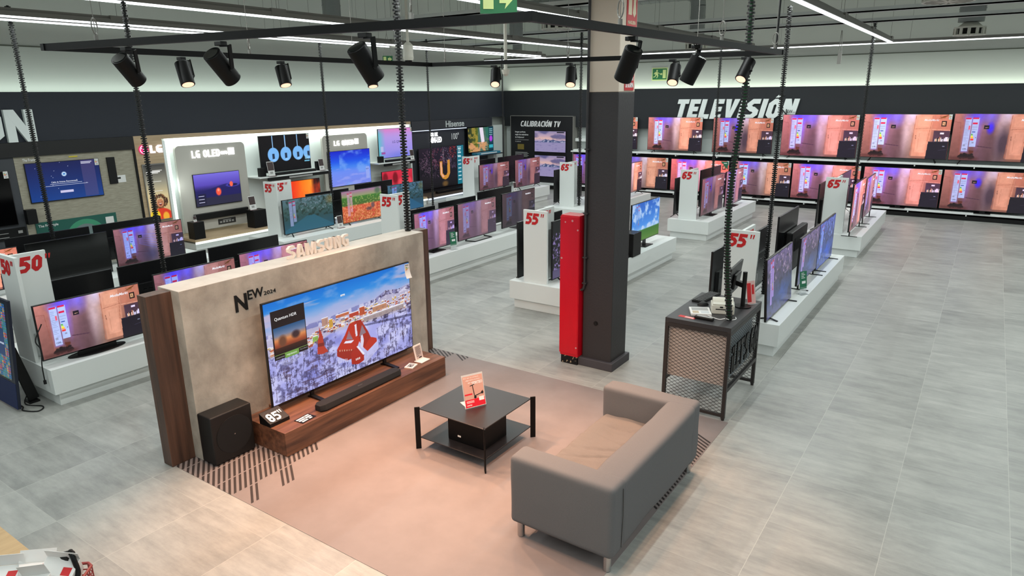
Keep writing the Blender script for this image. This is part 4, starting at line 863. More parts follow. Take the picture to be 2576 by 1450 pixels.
m = MB(); lattice(m, (X1-.012, YA+.035, .33), (0, 1, 0), (0, 0, 1), YB-YA-.07, ZC-.415, .046, .028, .003, (1, 0, 0)); pc('mesh_panel', m, M_frame)
m = MB(); lattice(m, (X0+.035, YB-.012, .065), (1, 0, 0), (0, 0, 1), X1-X0-.07, ZC-.15, .062, .036, .0036, (0, 1, 0)); pc('mesh_panel', m, M_frame)
pc('inner_board', boxes((X0+.03, X1-.035, YA+.05, YA+.065, .34, ZC-.05, 0)), mat('board_cream', '#cbbfb6', .6))
pc('inner_board', boxes((X1-.085, X1-.07, YA+.07, YB-.04, .33, ZC-.05, 0)), mat('board_steel', '#b4c0c8', .4))
m = MB(); m.stroke("¡LET'S GO!", .90, .27, face_mat((X1+.002, YA+.06, .48), 'x+'), .012, 0, .2, 0, .10); tag(pc('lettering', m, M_black), "black LET'S GO lettering")
# things on the counter
def on(name, label, cat, loc, rz=0): return empty(name, loc, label, cat, None, rz)
t = on('keyboard', 'black computer keyboard on the far left of the mesh counter', 'keyboard', (-2.265, 6.98, ZC), math.pi/2-.12)
kc = MB().box(-.21, .21, -.065, .065, 0, .018).build('case', M_black, t, bevel=.003)
m = MB()
for i in range(15):
    for j in range(5): m.box(-.20+.027*i, -.178+.027*i, -.056+.023*j, -.037+.023*j, .018, .024)
m.build('keys', mat('key_black', '#1c1c20', .5), kc)
t = on('mouse', 'black computer mouse in front of the keyboard on the counter', 'mouse', (-2.21, 6.72, ZC), .6)
m = MB(); bm = bmesh.new(); bmesh.ops.create_uvsphere(bm, u_segments=16, v_segments=10, radius=1); m.add([(v.co.x*.06, v.co.y*.034, max(0, v.co.z)*.036) for v in bm.verts], [tuple(v.index for v in f.verts) for f in bm.faces]); bm.free(); m.build('mouse_shell', M_black, t, smooth=True)
MB().box(-.002, .002, -.004, .004, .034, .038).build('wheel', M_alu, t)
t = on('notebook', 'white printed pad lying near the mouse on the counter', 'notebook', (-2.15, 6.46, ZC), .45)
MB().box(-.10, .10, -.115, .115, 0, .022).build('pages', M_paper, t, bevel=.002)
m = MB().box(-.08, .08, .0, .09, .022, .0226, 0).box(-.08, -.02, -.09, -.02, .022, .0226, 1).box(.0, .08, -.09, -.02, .022, .0226, 2); m.build('print', [mat('grey_print'), mat('tan_print', '#b5a489', .6), mat('pale_print', '#c2c6c8', .6)], t)
t = on('label_printer', 'off-white label printer on the counter beside the monitor', 'printer', (-1.97, 6.60, ZC), .35)
m = MB().prism([(-.11, -.09), (.11, -.09), (.115, .10), (-.115, .10)], 0, .09); m.prism([(-.10, -.085), (.10, -.085), (.10, .09), (-.10, .09)], .09, .105); m.build('printer_body', M_plast, t, bevel=.008)
MB().cyl((-.10, .04, .085), (.10, .04, .085), .055, n=24).build('roll_cover', M_plast, t, bevel=.004)
MB().box(-.07, .07, -.0915, -.089, .045, .055).box(-.03, .0, -.0915, -.089, .065, .08).build('slot', M_txtk, t)
t = on('red_leaflet', 'red and white leaflet lying at the near edge of the counter', 'leaflet', (-2.205, 6.245, ZC+.0005), -.1)
MB().box(-.085, .085, -.028, .028, 0, .001).build('paper', M_red, t); MB().box(-.02, .07, -.02, .015, .001, .0014).build('print', mat('pink_print', '#e0b2ae', .5), t)
t = on('handheld_terminal', 'grey and black handheld phone handset near the counter edge', 'handset', (-2.04, 6.265, ZC), -.05)
MB().box(-.095, .095, -.026, .026, 0, .028).build('handset_body', M_black, t, bevel=.008)
MB().box(-.07, .085, -.02, .02, .0281, .032).build('keypad_face', mat('silver_grey', '#8f8f8d', .35), t, bevel=.002)
t = on('cable', 'white cables looping out of the counter beside the printer', 'cable', (-1.86, 6.36, ZC))
m = MB().cord([Vector(p) for p in ((-.20, .03, .01), (-.12, -.01, .006), (-.05, -.03, .006), (0, -.02, .02))], .004); m.cord([Vector(p) for p in ((.06, .12, .006), (.08, .06, .006), (.05, .01, .006), (.01, -.02, .02))], .004); m.build('cord', M_txtw, t, smooth=True)
t = on('computer_monitor', 'black computer monitor on a post stand seen from the side on the counter', 'monitor', (-1.86, 6.88, ZC), 0)
MB().cyl((.01, 0, 0), (.01, 0, .012), .085, n=28).build('stand_base', M_black, t); MB().cyl((.01, 0, .012), (.01, 0, .37), .022, n=20).build('post', M_black, t)
MB().bar((.01, 0, .23), (-.07, .03, .24), .05, .05).build('arm', M_black, t)
TM = Matrix.Translation((-.13, .10, .25)) @ Matrix.Rotation(-1.50, 4, 'Z') @ Matrix.Rotation(-.12, 4, 'X')
MB().box(-.26, .26, -.012, .012, -.16, .17, 0, TM).build('display_housing', M_back, t, bevel=.004)
MB().box(-.12, .12, .012, .045, -.08, .08, 0, TM).build('rear_bulge', M_back, t, bevel=.01)
t = on('leaflet_holder', 'red and white leaflet holder behind the monitor post on the counter', 'leaflet holder', (-1.80, 7.03, ZC), 1.0)
TM = Matrix.Rotation(-.2, 4, 'X'); MB().box(-.055, .055, -.002, .002, 0, .24, 0, TM).build('leaflet', mat('leaflet_pale', '#d5a9a4', .6), t)
MB().box(-.05, .0, -.0035, -.0021, .02, .22, 0, TM).box(.01, .04, -.0035, -.0021, .1, .2, 0, TM).build('print', M_red, t); MB().box(-.055, .055, -.03, .05, 0, .003).build('base', M_acryl, t)
# ------------------------------------------------------------------ display islands
YR = [(2.67, 6.75), (8.09, 12.42), (14.25, 17.86)]
XC = [(-2.74, -1.73), (-5.61, -4.69), (-8.82, -7.56), (-11.95, -10.85)]
ISL = {}
names = {(0, 1): 'white display island behind the mesh counter carrying the rightmost 55 inch post', (0, 2): 'white display island nearest the right aisle carrying the rightmost 65 inch post',
         (1, 1): 'white display island left of the red cabinet with a single 55 inch post', (1, 2): 'white display island right of the pillar carrying a 65 inch post',
         (2, 0): 'nearest white display island at left with the big 50 inch post', (2, 1): 'long white display island right behind the concrete partition', (2, 2): 'far white display island with 65 inch post just left of the pillar',
         (3, 0): 'white display island in front of the The Frame wall at far left', (3, 1): 'white display island in front of the lit bay with the leftmost 55 inch post', (3, 2): 'far left white display island near the fireworks screen'}
for (ci, ri), lab in names.items():
    x0, x1 = XC[ci]; y0, y1 = YR[ri]
    t = empty('display_island', ((x0+x1)/2, (y0+y1)/2, 0), lab, 'display island', 'white display islands')
    part('block', boxes((x0, x1, y0, y1, .145, .42, 0)), M_white, t, bevel=.003)
    part('base', boxes((x0+.05, x1-.05, y0+.05, y1-.05, 0, .145, 0)), M_white, t, bevel=.003)
    part('skirting_shadow_gap', boxes((x0+.054, x1-.054, y0+.054, y1-.054, .1451, .1452, 0)), M_gap, t) if False else None
def post(cx, y, size, label, top=1.49, yl=.50):
    t = empty('size_post', (cx, y, .42), label, 'size post', 'white size posts with red figures')
    H_ = top-.42
    MB().box(-.20, .20, 0, .035, 0, H_).build('front_panel', M_white, t, bevel=.002)
    MB().box(-.018, .018, .036, yl, 0, H_).build('rear_panel', M_white, t, bevel=.002)
    m = MB(); f = face_mat((-.165, -.0005, H_-.205), 'y-'); m.stroke(size, .235, .165, f, .002, 0, .24, .2, .08); m.stroke('"', .055, .05, f @ Matrix.Translation((.262, .115, 0)), .002, 0, .26, .25); m.build('size_figures', M_red, t)
    m = MB(); f = face_mat((.0185, .085, H_-.205), 'x+'); m.stroke(size, .235, .165, f, .002, 0, .24, .2, .08); m.stroke('"', .055, .05, f @ Matrix.Translation((.262, .115, 0)), .002, 0, .26, .25); m.build('size_figures', M_red, t)
    return t
post(-2.28, 8.20, '55', 'white post with red 55 inch figures behind the mesh counter')
post(-2.30, 14.42, '65', 'white post with red 65 inch figures beside the right aisle')
post(-5.20, 8.16, '55', 'white post with red 55 inch figures left of the red cabinet')
post(-5.23, 14.40, '65', 'white post with red 65 inch figures right of the pillar')
post(-8.12, 2.68, '50', 'large white post with red 50 inch figures at the left edge', 1.55, .36)
post(-8.20, 8.28, '55', 'white post with red 55 inch figures just above the concrete partition')
post(-8.40, 14.62, '65', 'white post with red 65 inch figures close left of the pillar')
post(-11.50, 8.38, '55', 'white post with red 55 inch figures in front of the lit bay')
post(-11.55, 14.75, '65', 'white post with red 65 inch figures beside the hundred inch screen')
# ------------------------------------------------------------------ televisions on the islands
GA = 'televisions on the display islands'
def A(*a, **k): k.setdefault('group', None); return tvx(*a, **k)
A('television showing the kitchen picture on the nearest left island, beside the 50 inch post', -7.75, 2.69, 3.77, .47, 1.07, 'kitchen', 'oval')
A('television showing bluish kitchen picture peeping over left part of the concrete partition', -7.75, 3.94, 5.01, .5, 1.12, 'kitchen_blue', 'feet')
A('television with purple kitchen picture directly behind the SAMSUNG letters', -7.75, 5.07, 6.17, .53, 1.145, 'kitchen_purple', 'feet')
tvb('black television back between the 50 inch post and its kitchen screen', -8.42, 3.15, 3.80, .5, 1.14)
tvb('back of a black television behind the second screen of the nearest left island', -8.42, 3.87, 5.02, .48, 1.14)
tvb('back of a black television below the oak platform of the lit bay, behind SAMSUNG letters', -8.42, 5.06, 6.17, .5, 1.15)
A('kitchen-picture television at left edge just above the 50 inch post', -11.2, 2.72, 3.86, .5, 1.08, 'kitchen_bright')
A('switched-off black television on the far left island, behind the 50 inch post', -11.25, 3.97, 5.12, .43, 1.08, None)
A('television showing blue-streaked kitchen picture, low left of the lit curly-haired poster', -11.15, 5.16, 6.30, .49, 1.11, 'kitchen_blue')
tvb('black television back directly behind the switched-off screen at left', -11.82, 3.93, 5.11, .5, 1.11)
tvb('black television back rising behind the blue-streaked kitchen screen', -11.82, 5.17, 6.30, .5, 1.11)
tvb('black television back at the far left end of the The Frame island', -11.82, 2.75, 3.85, .5, 1.09)
A('television showing a dim tree-lined path beside the leftmost 55 inch post', -11.15, 8.36, 9.62, .47, 1.155, 'park')
A('television showing orange autumn leaves and a squirrel', -11.15, 9.86, 11.05, .45, 1.145, 'autumn')
A('television showing bright blue woods, partly behind the second 55 inch post', -11.15, 11.24, 12.45, .47, 1.12, 'park_dim')
tvb('black television back between the tree-path and autumn screens', -11.80, 9.45, 10.65, .5, 1.10)
tvb('black television back behind the autumn screen, below the blue sea picture', -11.80, 10.85, 12.05, .5, 1.15)
A('television with pinkish kitchen picture beside the 65 inch post near the hundred inch screen', -11.12, 14.68, 16.08, .6, 1.29, 'kitchen_mauve')
A('television with dark mauve kitchen picture left of the calibration board', -11.12, 16.38, 17.72, .49, 1.285, 'kitchen_mauve')
tvb('slotted black television back between the pink and mauve kitchen screens', -11.78, 14.9, 16.3, .55, 1.33)
tvb('black television back rising above the mauve kitchen screen, far left row', -11.78, 16.45, 17.8, .55, 1.33)
A('television with violet kitchen picture partly hidden by end of the concrete partition', -7.85, 8.50, 9.58, .46, 1.16, 'kitchen_purple', 'plate')
A('television with violet kitchen picture on a looped black stand', -7.85, 9.68, 10.88, .47, 1.165, 'kitchen_violet', 'loop')
A('dim grey kitchen television above the 55 inch post left of the red cabinet', -7.85, 11.09, 12.31, .48, 1.18, 'kitchen_dull', 'plate')
tvb('black television back above the partition end, right of the second 55 inch post', -8.40, 8.55, 9.66, .5, 1.11)
tvb('black television back with flat top behind the leftmost violet kitchen screen', -8.40, 9.78, 10.92, .5, 1.14)
tvb('black television back with cable ports between looped-stand and dim screens', -8.42, 11.02, 12.22, .46, 1.19)
A('television with kitchen picture in the gap left of the pillar beside the 65 inch post', -7.85, 14.95, 16.3, .5, 1.32, 'kitchen_bright')
A('slim slice of kitchen television seen just right of the pillar', -7.80, 16.45, 17.74, .5, 1.30, 'kitchen_bright')
tvb('black television seen edge-on at left of the 65 inch post near the pillar', -8.70, 14.5, 15.9, .5, 1.3)
A('television with dark glittering tree picture behind the red cabinet', -4.98, 8.28, 9.5, .46, 1.33, 'glitter', 'feet')
A('television showing blue sky and green meadow right of the pillar', -4.9, 10.80, 12.02, .53, 1.235, 'meadow', 'plate')
A('black television hidden mostly by the pillar, beside the meadow screen', -4.95, 9.40, 10.33, .5, 1.33, None, 'feet')
tvb('black television seen edge-on left of the 55 inch post by the red cabinet', -5.50, 8.13, 9.4, .46, 1.30)
A('television with striped pinkish kitchen picture behind the 65 inch post right of pillar', -4.95, 14.45, 15.93, .49, 1.30, 'kitchen_mauve', 'plate')
A('television with violet kitchen picture at far end of the island right of the pillar', -4.95, 16.1, 17.45, .47, 1.30, 'kitchen_purple', 'plate')
tvb('tall grey-black television back rising behind the striped kitchen screen', -5.42, 15.62, 17.05, .52, 1.36)
tvb('black television seen edge-on left of the 65 inch post right of the pillar', -5.53, 14.34, 15.5, .5, 1.30)
A('leaning television with purple woodland picture nearest the mesh counter', -1.885, 8.10, 9.34, .43, 1.19, 'woods', 'feet', tilt=.07, sticker=False)
A('television with purple woodland picture in the middle of the right-hand island', -1.90, 9.70, 10.93, .49, 1.17, 'woods', 'bars')
A('television with bluish woodland picture at far end of the right-hand island', -1.90, 10.95, 12.18, .44, 1.165, 'woods_blue', 'bars')
tvb('big black television back right beside the 55 inch post behind the counter', -2.42, 8.95, 10.02, .46, 1.28)
tvb('flat grey television back standing tallest behind the woodland screens', -2.42, 10.50, 11.75, .60, 1.30)
tvb('black television seen edge-on left of the 55 inch post behind the counter', -2.62, 8.14, 9.2, .44, 1.20)
A('television with glassy pink kitchen picture by the rightmost 65 inch post', -1.93, 14.02, 15.5, .52, 1.42, 'kitchen_pink', 'bars', sticker=False)
A('television with glassy pale kitchen picture at far end of the rightmost island', -1.93, 15.62, 16.85, .55, 1.37, 'kitchen_purple', 'bars')
tvb('black television seen edge-on left of the rightmost 65 inch post', -2.60, 14.32, 15.7, .48, 1.36)
tvb('black television back peeping over the rightmost 65 inch post', -2.50, 15.9, 17.2, .52, 1.38)
# small things on the islands
t = empty('speaker_box', (-2.39, 11.2, .42), 'black speaker box strapped behind the tallest television back', 'speaker'); MB().box(.06, .16, -.5, .55, .0, .62).build('cabinet', M_black, t, bevel=.02); MB().box(.161, .165, -.3, .3, .3, .5).build('grille', mat('grille_cloth'), t)
t = empty('subwoofer', (-4.80, 10.55, .42), 'black square subwoofer on the island right of the pillar', 'speaker'); MB().box(-.13, .13, -.16, .16, 0, .40).build('cabinet', M_black, t, bevel=.006); MB().cyl((.0, -.161, .14), (0, -.164, .14), .05, n=20).build('port', mat('port_black', '#000000', .9), t)
t = empty('soundbar', (-4.78, 9.95, .42), 'black soundbar lying left of the square subwoofer on the island', 'soundbar'); MB().box(-.06, .06, -.42, .42, 0, .06).build('soundbar_body', M_black, t, bevel=.008)
def green_card(x, y, lab, rz=0):
    t = empty('green_card', (x, y, .42), lab, 'card', None, math.pi/2+rz); TM = Matrix.Translation((0, 0, .10)) @ Matrix.Rotation(-.12, 4, 'X')
    MB().box(-.065, .065, -.002, .002, -.02, .22, 0, TM).build('card_body', M_green, t); MB().box(-.07, .07, -.05, .05, 0, .004).box(-.06, .06, -.003, .003, 0, .10).build('clear_holder', M_acryl, t)
    m = MB()
    for k in range(4): m.box(-.04, .01+.02*(k % 2), -.0035, -.0021, .19-.022*k, .198-.022*k, 0, TM)
    m.box(-.03, .04, -.0035, -.0021, .05, .085, 0, TM); m.build('print', M_txtw, t)
green_card(-7.66, 9.30, 'green card in a clear holder before the looped-stand television', -.3)
green_card(-1.80, 9.62, 'green card in a clear holder between the woodland screens', -.5)
def flyer(x, y, z, lab, s=1.0, rz=0.0):
    t = empty('flyer_holder', (x, y, z), lab, 'flyer', None, math.pi/2+rz); TM = Matrix.Translation((0, 0, .0)) @ Matrix.Rotation(-.15, 4, 'X')
    MB().box(-.07*s, .07*s, -.002, .002, 0, .26*s, 0, TM).build('flyer_sheet', M_paper, t); MB().box(-.065*s, .065*s, -.003, -.0021, .10*s, .25*s, 0, TM).build('photo_print', mat('flyer_dark', '#3c2c2c', .5), t)
    MB().box(-.03*s, .03*s, -.003, -.0021, .04*s, .08*s, 0, TM).build('print', mat('grey_print'), t); MB().box(-.08*s, .08*s, -.05, .04, 0, .004).build('base', mat('base_maroon', '#5a2a34', .4), t)
flyer(-11.02, 9.68, .42, 'small flyer stand between the tree-path and autumn televisions')
flyer(-11.0, 16.22, .42, 'small flyer stand between pink and mauve kitchen televisions')
# loose cables behind the nearest left television
t = empty('cable', (-7.62, 2.62, .42), 'black power cable dangling over the near corner of left island', 'cable')
MB().cord([Vector(p) for p in ((-.12, .12, .45), (-.10, .03, .30), (-.06, .05, .2), (-.05, .025, .05), (-.05, .02, -.12))], .006).cyl((-.05, .02, -.12), (-.05, .02, -.16), .014).build('cord', M_black, t, smooth=True)
t = empty('cable', (-7.9, 2.5, 0), 'black power cable looped on the floor by the easel television', 'cable')
MB().cord([Vector(p) for p in ((-.18, .10, .42), (-.20, .12, .3), (-.14, .10, .12), (-.05, .02, .01), (.16, .10, .008), (.25, .02, .008), (.10, -.06, .008), (-.02, -.02, .008), (-.3, -.06, .008))], .006).build('cord', M_black, t, smooth=True)
# ------------------------------------------------------------------ shelving on the back wall
def shelf(z, lab, y0=19.9, x0=-11.2, x1=4.4):
    t = empty('wall_shelf', ((x0+x1)/2, 20.05, z), lab, 'shelf'); MB().box(x0-(x0+x1)/2, x1-(x0+x1)/2, y0-20.05, .17, -.05, 0).build('shelf_board', M_white, t, bevel=.004)
    k = x0+1.0
    while k < x1:
        MB().box(k-(x0+x1)/2-.012, k-(x0+x1)/2+.012, y0-20.05+.01, .16, -.09, -.0501).build('bracket', M_white, t); k += 1.25
shelf(1.355, 'long white upper wall shelf under the top row of televisions')
shelf(.20, 'long white lower wall shelf just above the floor')
t = empty('plinth_box', (-3.4, 20.0, 0), 'black plinth under the lower wall shelf', 'plinth'); MB().box(-7.8, 7.8, -.04, .2, 0, .10).build('plinth_board', M_black, t)
UP = [(-10.65, -8.98, 1.42, 2.39, 'kitchen_bright'), (-8.64, -6.94, 1.42, 2.40, 'kitchen_bright'), (-6.63, -4.95, 1.42, 2.40, 'kitchen_smear'), (-4.72, -2.82, 1.40, 2.50, 'kitchen_pink'), (-2.73, -.80, 1.44, 2.53, 'kitchen_bright'), (-.77, 1.12, 1.44, 2.55, 'kitchen_smear'), (1.25, 3.1, 1.44, 2.5, 'kitchen')]
LB = ['leftmost upper wall television, mostly hidden behind the pillar', 'upper wall television standing beneath the first letters TEL', 'upper wall television standing beneath the letters VISI, with dark smear', 'wide upper wall television beneath the final letters N', 'wide upper wall television second from right in view', 'upper wall television cut off by the right edge', 'upper wall television beyond the right edge']
for (a, b, z0, z1, k), lb in zip(UP, LB):
    if a > 1.2: continue
    television(lb, 'y-', ((a+b)/2, 19.97, 1.355), b-a, z1-z0, z0-1.355, k, 'feet', group=None, sticker=True)
LO = [(-9.62, -7.93, .24, 1.20, 'kitchen', 'lower wall television just right of the pillar'), (-7.84, -6.08, .24, 1.19, 'kitchen_hot', 'reddest lower wall television, behind the 65 inch post'), (-5.99, -4.37, .26, 1.21, 'kitchen', 'tan lower wall television right of the black zip cable'), (-4.34, -2.64, .26, 1.21, 'kitchen_pink', 'lower wall television left of the rightmost 65 inch post'), (-2.57, -.83, .25, 1.21, 'kitchen_pink', 'pinkish lower wall television right of rightmost 65 inch post'), (-.80, 1.02, .25, 1.22, 'kitchen_smear', 'lower wall television cut off by the right edge'), (-11.32, -9.75, .24, 1.2, 'kitchen_purple', 'lower wall television between calibration board and pillar')]
for a, b, z0, z1, k, lb in LO: television(lb, 'y-', ((a+b)/2, 19.96, .20), b-a, z1-z0, z0-.20, k, 'plate', group=None, sticker=a > -10 and k != 'kitchen_smear')
t = empty('green_card', (-6.2, 19.93, 1.06), 'dark green triangular card on the corner of reddest lower wall television', 'card'); m = MB().add([(-.12, -.004, .11), (.09, -.004, .11), (.09, -.004, -.12), (-.02, -.004, -.0)], [(0, 1, 2, 3)]).add([(-.12, .004, .11), (.09, .004, .11), (.09, .004, -.12), (-.02, .004, -.0)], [(3, 2, 1, 0)]); m.build('card_body', M_green, t); MB().box(-.03, .06, -.006, -.004, .05, .07).build('print', M_txtw, t)
# big lettering
S = MB(); S.stroke('TELEVISIÓN', 3.42, .66, face_mat((-7.76, 20.068, 2.36), 'y-'), .05, 0, .235, .22, .08, lift=0)
tag(S.build('wall_lettering', mat('letter_white', '#dfe6e4', .5)), 'large white slanted TELEVISIÓN lettering on the dark back wall band', 'lettering')
S = MB(); S.stroke('ÓN', .92, .66, face_mat((-14.048, 4.56, 2.375), 'x+'), .07, 0, .20, 0, .07, lift=0)
tag(S.build('wall_lettering', mat('letter_white')), 'large white ON end of lettering on left wall band, cut by the edge', 'lettering')
t = empty('new_decal', (-4.60, 19.972, 2.50), 'small black NEW sign standing on corner of the wide upper television', 'sign'); m = MB(); m.text('N', .13, .15, face_mat((-.17, 0, -.01), 'y-'), .004, 0, 0, .02); m.text('EW', .14, .08, face_mat((-.03, 0, .04), 'y-'), .004, 0, 0, .01); m.text('2024', .12, .03, face_mat((.12, 0, .04), 'y-'), .004, 0, 0, 0); m.build('decal_text', M_txtk, t)
# ------------------------------------------------------------------ calibration board in the corner
cb = empty('display_board', (-12.45, 19.95, 0), 'black CALIBRACIÓN TV board in the far corner', 'display board')
part('board', boxes((-13.68, -11.24, 19.92, 20.20, .10, 2.39, 0)), mat('board_black', '#0d0e11', .5), cb, bevel=.004)
part('edge_trim', boxes((-13.70, -13.68, 19.92, 20.20, .10, 2.40, 0), (-11.24, -11.22, 19.92, 20.20, .10, 2.40, 0), (-13.70, -11.22, 19.92, 20.20, 2.39, 2.405, 0)), M_alu, cb)
part('title_lettering', MB().stroke('CALIBRACIÓN TV', 1.58, .22, face_mat((-13.27, 19.919, 2.05), 'y-'), .004, 0, .2, .2, .09), M_txtw, cb); m = MB()
for k, s in enumerate(('Imagen perfecta', 'según los estándares', 'de Hollywood')): m.text(s, (.42, .54, .36)[k], .065, face_mat((-13.50, 19.919, 1.83-.09*k), 'y-'), .002, 0, 0, .015)
m.box(-13.50, -12.95, 19.915, 19.9195, 1.60, 1.606); m.text('A confirmar', .24, .03, face_mat((-13.5, 19.919, 1.53), 'y-'), .002)
for k in range(5): m.box(-13.5, -13.0+.05*(k % 2), 19.916, 19.9195, 1.18-.035*k, 1.187-.035*k)
part('lettering', m, M_txtw, cb)
part('photo_print', boxes((-13.40, -13.14, 19.914, 19.9195, 1.28, 1.46, 0)), mat('photo_gold', '#7a6a2c', .5), cb)
part('foot_shelf', boxes((-13.6, -11.24, 19.7, 19.92, .15, .2, 0)), M_white, cb)
television('upper calibration television with dusky mountain picture', 'y-', (-12.08, 19.88, 1.22), 1.22, .70, .0, 'dusk', 'none', group=None, wall=True)
television('lower calibration television with dusky mountain picture', 'y-', (-12.08, 19.88, .40), 1.22, .72, .0, 'dusk', 'none', group=None, wall=True)
for z, lb in ((1.30, 'small white wall shelf to the right of the calibration board'), (1.62, 'narrow white ledge above the small shelf beside the calibration board')):
    t = empty('wall_shelf', (-11.0, 20.0, z), lb, 'shelf'); MB().box(-.21, .9, (-.25 if z < 1.5 else .05), .28, -.02, .02+(.06 if z > 1.5 else 0)).build('shelf_board', M_white, t, bevel=.003)
# ------------------------------------------------------------------ lit bay on the left wall
XF = -14.0
lb = empty('display_bay', (-14.1, 11.2, 0), 'oak-framed lit white display bay along the left wall with the pink round logo', 'display bay')
part('oak_frame', boxes((-14.33, XF, 7.17, 7.74, 0, 2.37, 0), (-14.33, XF, 7.741, 15.22, 2.29, 2.37, 0)), M_oak, lb, bevel=.002)
part('light_box', boxes((-14.33, -14.30, 7.741, 15.22, 0, 2.289, 0), (-14.30, XF-.005, 7.741, 7.80, .3, 2.25, 0), (-14.30, XF-.005, 15.16, 15.22, 0, 2.289, 0)), mat('bay_white', '#e4ebe8', .5), lb)
part('light_strip', boxes((-14.05, XF-.002, 7.81, 15.15, 2.235, 2.288, 0), (-14.05, XF-.002, 7.80, 7.86, .4, 2.23, 0)), mat('bay_led', '#ffffff', .5, emit='#effff8', es=1.25), lb)
def rpanel(y0, y1, z0, z1, r=.10):
    m = MB(); pts = []
    for cx, cy, a0 in ((y1-r, z1-r, 0), (y0+r, z1-r, 90)):
        for k in range(9): a = math.radians(a0+k*11.25); pts.append((cx+r*math.cos(a), cy+r*math.sin(a)))
    pts += [(y0, z0), (y1, z0)]
    vs = [(XF-.10, y, z) for y, z in pts]+[(XF-.03, y, z) for y, z in pts]; n = len(pts)
    m.add(vs, [tuple(range(n)), tuple(range(2*n-1, n-1, -1))]+[(i, (i+1) % n, (i+1) % n+n, i+n) for i in range(n)]); return m
part('rounded_panel', rpanel(8.0, 9.66, .28, 2.12), M_grey, lb); part('rounded_panel', rpanel(11.93, 13.48, .3, 2.13), M_grey, lb)
for m in (MB().stroke('LG OLED', .66, .155, face_mat((-14.03, 8.36, 1.845), 'x+'), .02, 0, .17, 0, .16), MB().text('evo', .16, .075, face_mat((-14.03, 9.045, 1.875), 'x+'), .02, 0, 0, .015), MB().stroke('LG QNED', .68, .135, face_mat((-14.03, 12.30, 1.845), 'x+'), .02, 0, .17, 0, .16)): part('glowing_lettering', m, M_emitw, lb)
for b_ in ((9.23, 9.38, 1.86, 2.01), (13.02, 13.15, 1.86, 2.0)): part('glowing_square', MB().box(-14.028, -14.01, *b_), M_emitw, lb)
m = MB().cyl((-13.998, 7.335, 2.10), (-13.975, 7.335, 2.10), .095, n=40); part('round_logo', m, mat('logo_magenta', '#c0165a', .4, emit='#e01c6c', es=.9), lb)
m = MB(); 
for k in range(26):
    a = math.radians(20+k*13); b = math.radians(20+(k+1)*13) if k < 25 else a
    if k < 24: m.bar((-13.972, 7.335+.076*math.cos(a), 2.10+.076*math.sin(a)), (-13.972, 7.335+.076*math.cos(b), 2.10+.076*math.sin(b)), .012, .004, 0, up=(1, 0, 0))
m.box(-13.974, -13.970, 7.325, 7.337, 2.055, 2.145); m.box(-13.974, -13.970, 7.325, 7.375, 2.055, 2.067); m.cyl((-13.974, 7.295, 2.125), (-13.970, 7.295, 2.125), .010); part('logo_lines', m, mat('logo_pale', '#ffd8ec', .5, emit='#ffe6f4', es=1.1), lb)
m = MB(); m.stroke('LG', .25, .155, face_mat((-13.998, 7.465, 2.02), 'x+'), .02, 0, .22, 0, .14); part('logo_letters', m, mat('logo_glow', '#ffffff', .5, emit='#f2ecff', es=1.4), lb)
part('platform', boxes((-14.30, -13.42, 7.82, 11.6, .17, .22, 0), (-14.30, -13.42, 12.0, 15.16, .17, .22, 0)), M_oak, lb, bevel=.003)
part('platform_light', boxes((-13.419, -13.40, 7.82, 15.16, .125, .168, 0)), mat('bay_led'), lb)
part('platform_front', boxes((-14.29, -13.45, 7.84, 15.14, 0, .124, 0)), M_white, lb)
# lit poster beside the bay
t = empty('lit_poster', (-13.99, 7.48, 1.25), 'tall backlit poster of a curly-haired person shouting, beside the lit bay', 'poster')
MB().box(0, .02, -.235, .235, -.60, .56).build('poster_frame', M_alu, t)
o = bpy.data.objects.new('poster_picture', SCREEN_MESH['girl']); COL.objects.link(o); o.parent = t; o.rotation_euler = (0, 0, math.pi/2); o.scale = (.44, 1, 1.12); o.location = (.022, 0, -.58)
# things hung on and standing in the bay
def wallset(lab, y0, y1, z0, z1, kind, X=-14.0, **k): return television(lab, 'x+', (X, (y0+y1)/2, z0), y1-y0, z1-z0, 0, kind, 'none', group=None, wall=True, **k)
wallset('wall television with two glowing orange eggs under the OLED lettering', 8.30, 9.43, .79, 1.50, 'eggs')
wallset('wall television showing blue glass pendant lamps on black', 10.03, 11.49, 1.36, 2.22, 'pendants', sticker=True)
wallset('wall television showing blue sea and sky in the lit bay', 12.04, 13.52, .79, 1.72, 'sea')
wallset('wall television with lilac picture and LG QNED words', 13.87, 15.26, 1.39, 2.21, 'lilac', sticker=True)
wallset('wall television with flame orange picture below the pendant lamps screen', 10.30, 11.70, .45, 1.10, 'flame', X=-13.98)
wallset('wall television with red picture below the lilac screen', 13.91, 15.18, .35, 1.03, 'lilac_red', X=-13.98)
def soundb(lab, y0, y1, z0, z1, X=-14.02, d=.07):
    t = empty('soundbar', (X, (y0+y1)/2, z0), lab, 'soundbar'); MB().box(0, d, -(y1-y0)/2, (y1-y0)/2, 0, z1-z0).build('soundbar_body', M_black, t, bevel=.01)
soundb('black soundbar mounted under the orange eggs screen', 8.21, 9.54, .51, .65, -14.028)
t = empty('spec_card', (-14.028, 9.0, .40), 'dark specification card under the wall-mounted soundbar', 'card'); MB().box(0, .004, -.22, .22, -.06, .06).build('card_body', mat('card_grey', '#2e2c2c', .5), t); m = MB()
for k in range(5): m.box(.004, .005, -.18+.075*k, -.13+.075*k, -.03, .01)
m.box(.004, .005, -.1, .1, .02, .035); m.build('print', mat('grey_print'), t)
